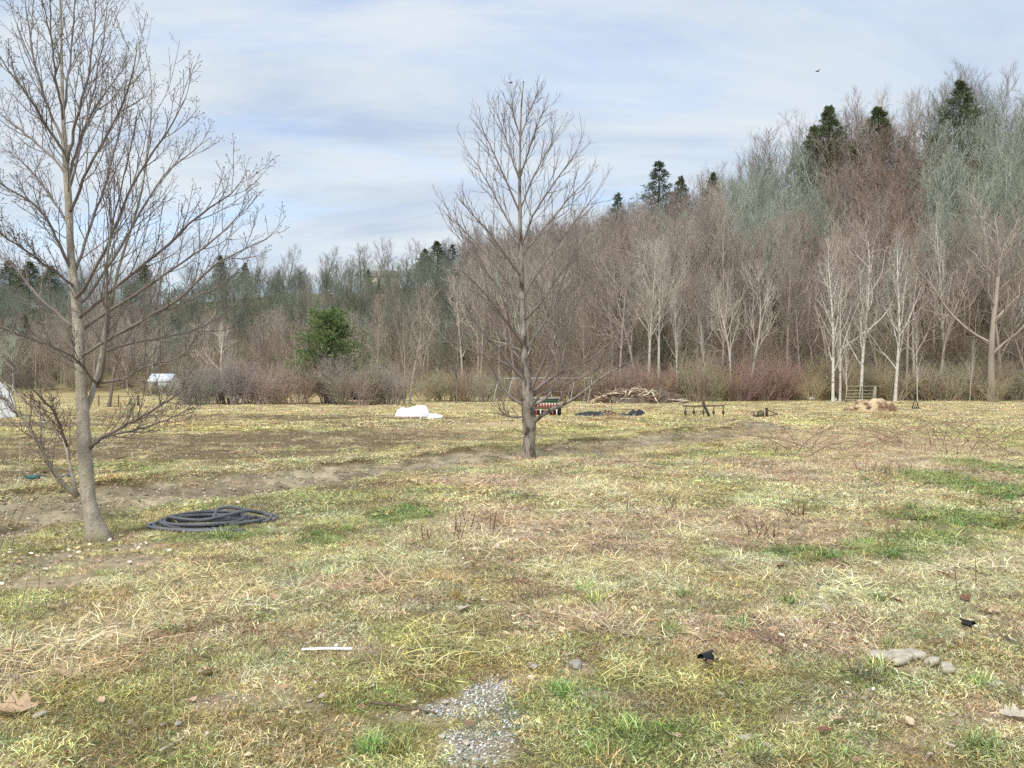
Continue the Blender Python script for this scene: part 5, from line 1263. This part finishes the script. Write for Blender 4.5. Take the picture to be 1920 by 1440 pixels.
def strip():
    a = G(566, 1223); b_ = G(660, 1221); z = zat(a.x, a.y)
    q = np.array([[0, 0, .02], [(b_.x - a.x) * .5, .01, .022], [b_.x - a.x, b_.y - a.y, .018]])
    F = np.stack([q + np.array([0, k, zz]) for k, zz in ((-.012, 0), (-.006, .008), (.006, .008), (.012, 0), (0, -.006), (-.012, 0))], 1)
    o = thing('plant_label', 'white plastic strip lying on the lawn', 'strip', (a.x, a.y, z + .01))
    MB().grid(F).build('strip', M_WHITEP, o); MB().blob(((b_.x - a.x) * .67, .03, .035), (.025, .02, .02), seed=3).build('knob', M_WHITEP, o)
strip()
def stick(pts, r, lab, nm='stick', m=None, dz=.012, cat='stick'):
    w = []
    for px, py, h in pts: g_ = GZ(px, py); w.append((g_[0], g_[1], g_[2] + dz + h))
    w = np.array(w); b0 = w[0].copy(); q = resample(w - b0, 14); n = len(q)
    q[1:-1] += np.random.default_rng(int(pts[0][0])).normal(0, r * .6, (n - 2, 3)) * np.array([1, 1, .5])
    tag(MB().tube(q, np.linspace(r, r * .5, n), 7).build(nm, m or M_STICK, None, True, tuple(b0)), lab, cat)
stick([(696, 1331, .02), (760, 1334, .012), (820, 1346, .008)], .008, 'brown stick lying left of the gravel patch')
stick([(300, 1420, .01), (350, 1390, .01)], .009, 'pale yellow stalk on the lower left lawn', m=M_PALEW)
stick([(985, 1420, .02), (1000, 1428, .01)], .006, 'short broken twig at the bottom edge near the bare ground')
def upright(px, py, pts, r, lab, m=None):
    """dead stem standing up: pts are (dx px, dy px) offsets from its foot in the photograph"""
    g_ = GZ(px, py); s = g_[1] / FPX
    q = np.array([[0, 0, -.02]] + [[dx * s, .02 * i, -dy * s] for i, (dx, dy) in enumerate(pts)]); q = resample(q, 12)
    tag(MB().tube(q, np.linspace(r, r * .45, 12), 6).build('dead_weed', m or M_STEM, None, True, g_), lab, 'weed')
upright(357, 1242, [(-3, -30), (4, -60), (35, -100), (78, -155)], .006, 'bent dark dead stem standing on the left lawn')
upright(20, 1240, [(8, -60), (22, -120), (30, -180)], .004, 'thin grey weed stem at the left edge')
upright(72, 1110, [(2, -40), (1, -90)], .004, 'short grey weed stem near the left edge')
upright(1793, 1112, [(0, -20), (-1, -50)], .005, 'short dark weed stem in the pale grass, left of a pair', M_STUB)
upright(1830, 1105, [(0, -20), (2, -58)], .005, 'short dark weed stem in the pale grass, right of a pair', M_STUB)
upright(325, 1325, [(0, -40), (-6, -90)], .003, 'pale bent grass stalk at the lower left', M_PALEW)
upright(-10, 960, [(8, -60), (24, -140), (36, -185)], .0035, 'tall reddish cane at the left edge, uppermost', M_STUB)
upright(-5, 1035, [(20, -50), (45, -105), (62, -150)], .003, 'thin dark cane at the left edge, left of a crossing pair', M_STUB)
upright(18, 1040, [(15, -60), (38, -110), (58, -160)], .003, 'thin dark cane at the left edge, right of a crossing pair', M_STUB)
upright(37, 905, [(0, -40), (0, -100)], .006, 'pale thin stake standing left of the left tree', M_PALEW)
def pipe_teal():
    p = GZ(62, 906, .03); o = thing('pipe_piece', 'short dark teal pipe lying beyond the track at left', 'pipe', p, .05)
    MB().cyl((-.10, 0, .02), (.09, .01, .02), .032, 10).build('pipe', M_TEAL, o); MB().tube([(-.16, .03, .03), (0, .03, .05), (.2, .04, .03)], .012, 6).build('cord', M_TEAL, o)
    p = GZ(122, 900, .03); o = thing('pipe_piece', 'short dark pipe half hidden by the left tree stems', 'pipe', p, .2)
    MB().cyl((-.09, 0, .02), (.08, .0, .03), .03, 10).build('pipe', M_HOSE, o)
pipe_teal()
def scrap(px, py, s, lab, rz):
    p = GZ(px, py, .03); o = thing('scrap', lab, 'scrap', p, rz)
    a = np.linspace(-.3, pi + .3, 12); F = np.stack([np.stack([k * np.ones(12) * s, .05 * s * np.sin(k * 3) + .42 * s * np.cos(a), .36 * s * np.sin(a) + .06 * s], -1) for k in np.linspace(-.5, .35, 7)], 0)
    mb = MB(); mb.grid(F); mb.grid(F[:, ::-1] * np.array([1, .9, .88]) + np.array([0, 0, .0])); mb.build('shell', nmat('black_scrap', alb(34, 30, 30), .5, .2, 20, spec=.4), o)
    MB().tube(np.array([[.3, .1, .35], [.55, .12, .4], [.7, .1, .36]]) * s, np.array([.1, .12, .05]) * s, 7).build('tab', M_DKST, o)
    b = np.linspace(-.4, pi + .4, 14); MB().tube(np.stack([-.3 + .55 * np.cos(b) + .25, -.5 - .25 * np.sin(b), .1 * np.ones(14)], -1) * s, .035 * s, 6).build('strap', M_DKST, o)
scrap(1325, 1246, .085, 'black curled scrap of plastic on the lawn, nearer one', .5)
scrap(1814, 1182, .07, 'smaller black scrap of plastic near the right edge', 2.2)
# clumps of cut stems
def stubs(px, py, n, spread, h, lab, seed):
    p = GZ(px, py); o = thing('stem_clump', lab, 'stem clump', p); rg = np.random.default_rng(seed); s = p[1] / FPX
    for i in range(n):
        x, y = rg.normal(0, spread * s, 2) * np.array([1, .8]); l = rg.uniform(.6, 1.3) * h; k = rg.normal(0, .35, 2)
        MB().tube([(x, y, -.02), (x + k[0] * l * .5, y + k[1] * l * .5, l * .5), (x + k[0] * l, y + k[1] * l, l)], np.array([1, .9, .8]) * rg.uniform(.004, .007), 5).build('stem', M_STUB if rg.random() < .7 else M_STEM, o)
for i, a in enumerate([(1432, 1015, 14, 16, .16, 'dark cut stems standing below the curled rusty leaf'), (885, 1000, 10, 20, .18, 'cut stems left of the pink dead stalks, nearest the dark green patch'), (800, 1018, 5, 10, .14, 'two-pronged cut stems at the left end of the pink stalks'), (860, 1015, 5, 12, .2, 'tall leaning cut stems in the pink dead stalks'), (1490, 978, 8, 9, .2, 'cut stems around the curled rusty leaf'), (1395, 880, 9, 10, .2, 'cut stem clump left of the bramble canes'), (1320, 870, 7, 8, .16, 'reddish cut stem clump far left of the brambles'), (1595, 912, 7, 12, .16, 'cut stems beside the green leafy patch'), (1660, 892, 16, 30, .18, 'row of dark cut stems leaning in the greyish dead stalks'), (1460, 850, 14, 24, .2, 'dark cut stems under the left bramble canes'), (1250, 960, 5, 30, .2, 'thin scattered stems above the pink stalks'), (950, 1055, 8, 6, .1, 'short rusty stem clump below the pink stalks'), (1760, 850, 10, 26, .2, 'cut stems under the right bramble canes')]): stubs(*a, 40 + i)
# arching bramble canes
def canes(px, py, n, reach, h, lab, seed, lean):
    p = GZ(px, py); o = thing('bramble', lab, 'bramble', p); rg = np.random.default_rng(seed)
    for i in range(n):
        a = lean + rg.normal(0, .5); l = reach * rg.uniform(.6, 1.2); hh = h * rg.uniform(.6, 1.2); x0, y0 = rg.normal(0, .35, 2)
        t = np.linspace(0, 1, 10); q = np.stack([x0 + cos(a) * l * t, y0 + sin(a) * l * t * .6, hh * (1.6 * t - .9 * t * t) + rg.normal(0, .01, 10)], -1); q[0, 2] = -.03
        c_ = MB().tube(q, np.linspace(.009, .004, 10), 5).build('cane', M_STEM if i % 3 else M_STUB, o)
        s1 = grow(q[None], np.linspace(.008, .004, 10)[None], 5, .3, .95, 45, 12, lambda t, L: .18 * L, 3, .08, .1, .7, .005, .003, rg)
        tubes([(s1[0], s1[1], 4)], 0).build('side_shoots', M_STEM, c_)
for i, a in enumerate([(1540, 852, 9, 1.7, .75, 'arching bare bramble canes leaning right, in front of the small implement', .1), (1500, 842, 7, 1.6, .6, 'arching bramble canes leaning left at the left of the bramble row', 2.6), (1640, 836, 9, 1.6, .75, 'arching bramble canes below the straw heap', .5), (1765, 838, 10, 1.6, 1.0, 'tall bramble canes right of the straw heap', 1.0), (1840, 846, 8, 1.6, .9, 'bramble canes leaning right near the right edge', .25), (1885, 850, 8, 1.4, .8, 'bramble canes at the right edge', 1.6), (1700, 832, 8, 1.8, .7, 'low bramble canes between the straw heap and the tall canes', 2.8), (1790, 828, 8, 1.7, .9, 'bramble canes behind the tall ones', 2.2)]): canes(a[0], a[1], a[2], a[3], a[4], a[5], 60 + i, a[6])
# gravel, pebbles and leaf litter too many to count
def small_stuff():
    objs = []
    for i in range(5):
        me = MB().blob((0, 0, 0), (1, .8, .55), (0, 0, i), 8, 5, .45, 50 + i).me('pebble_%d' % i, nmat('pebble_%d' % i, (1, 1, 1), .9, .2, 3, instcol=True), False)
        objs.append(bpy.data.objects.new('pebble_%d' % i, me))
    col = proto_coll('pebbles', objs)
    x, y = wedge(2.3, 8, 5200, .5); f = ground_fields(x, y); r = rng.random(len(x))
    m = r < np.clip(f['gravel'] ** 1.5 * .9 + f['bare'] * .10 + .003, 0, 1); x, y = x[m], y[m]; g = f['gravel'][m]; n = len(x)
    c = np.where((g > .4)[:, None], np.array([[168., 168, 160]]), np.array([[182., 168, 148]])) * rng.uniform(.65, 1.25, (n, 1)) + rng.normal(0, 5, (n, 3))
    scatter('gravel', 'blue-grey crushed gravel and pebbles on the bare patch', np.stack([x, y, hgt(x, y) + .004], -1), rng.uniform(-.6, .6, (n, 3)) * np.array([1, 1, 6]), rng.uniform(.004, .018, n) , to_alb(c), col, rng.integers(0, 5, n))
    objs = []
    for i in range(4):
        n_ = 7; t = np.linspace(0, 1, n_); w = .3 * np.sin(t * pi) ** .8 + .02; F = np.zeros((n_, 3, 3))
        for j, k in enumerate((-1, 0, 1)): F[:, j] = np.stack([t - .5, w * k, .35 * (w * k) ** 2 * 4 + .25 * (t - .5) ** 2 * (1 + i * .4) + .05 * np.sin(t * 8 + i)], -1)
        objs.append(bpy.data.objects.new('litter_%d' % i, MB().grid(F).me('litter_%d' % i, nmat('litter_%d' % i, (1, 1, 1), .8, .2, 4, instcol=True, trans=.1))))
    col = proto_coll('litter', objs)
    x, y = wedge(2.4, 16, 110, .8); f = ground_fields(x, y); b = G(188, 1015); near = np.exp(-(((x - b.x + .3) / 1.3) ** 2 + ((y - b.y + .5) / .9) ** 2))
    m = rng.random(len(x)) < near * .9 + f['pink'] * .35 + f['bare'] * .25 + .075 + f['track'] * .03; x, y = x[m], y[m]; n = len(x)
    base = np.array([[186., 160, 128], [150, 118, 92], [206, 192, 166], [168, 150, 140]])[rng.integers(0, 4, n)] * rng.uniform(.75, 1.15, (n, 1))
    scatter('leaf_litter', 'scattered brown leaf fragments on the lawn and around the left tree', np.stack([x, y, hgt(x, y) + rng.uniform(.01, .035, n)], -1), rng.uniform(-.5, .5, (n, 3)) * np.array([1, 1, 6.3]), rng.uniform(.02, .06, n), to_alb(base), col, rng.integers(0, 4, n))
    # clods on the dirt track
    objs = [bpy.data.objects.new('clod_%d' % i, MB().blob((0, 0, 0), (1, .8, .6), (0, 0, i), 9, 6, .6, 70 + i).me('clod_%d' % i, nmat('clod_%d' % i, (1, 1, 1), .95, .25, 3, instcol=True), False)) for i in range(4)]
    x, y = wedge(7, 34, 120, .8); f = ground_fields(x, y); m = rng.random(len(x)) < f['track'] * .55 + f['soil'] * .25; x, y = x[m], y[m]; n = len(x)
    c = np.array([[158., 144, 120]]) * rng.uniform(.72, 1.12, (n, 1))
    scatter('clods', 'dry soil clods along the dirt track and tilled rows', np.stack([x, y, hgt(x, y)], -1), rng.uniform(-.5, .5, (n, 3)) * np.array([1, 1, 6.3]), rng.uniform(.010, .085, n) ** 1.1, to_alb(c), proto_coll('clod_kinds', objs), rng.integers(0, 4, n))
small_stuff()
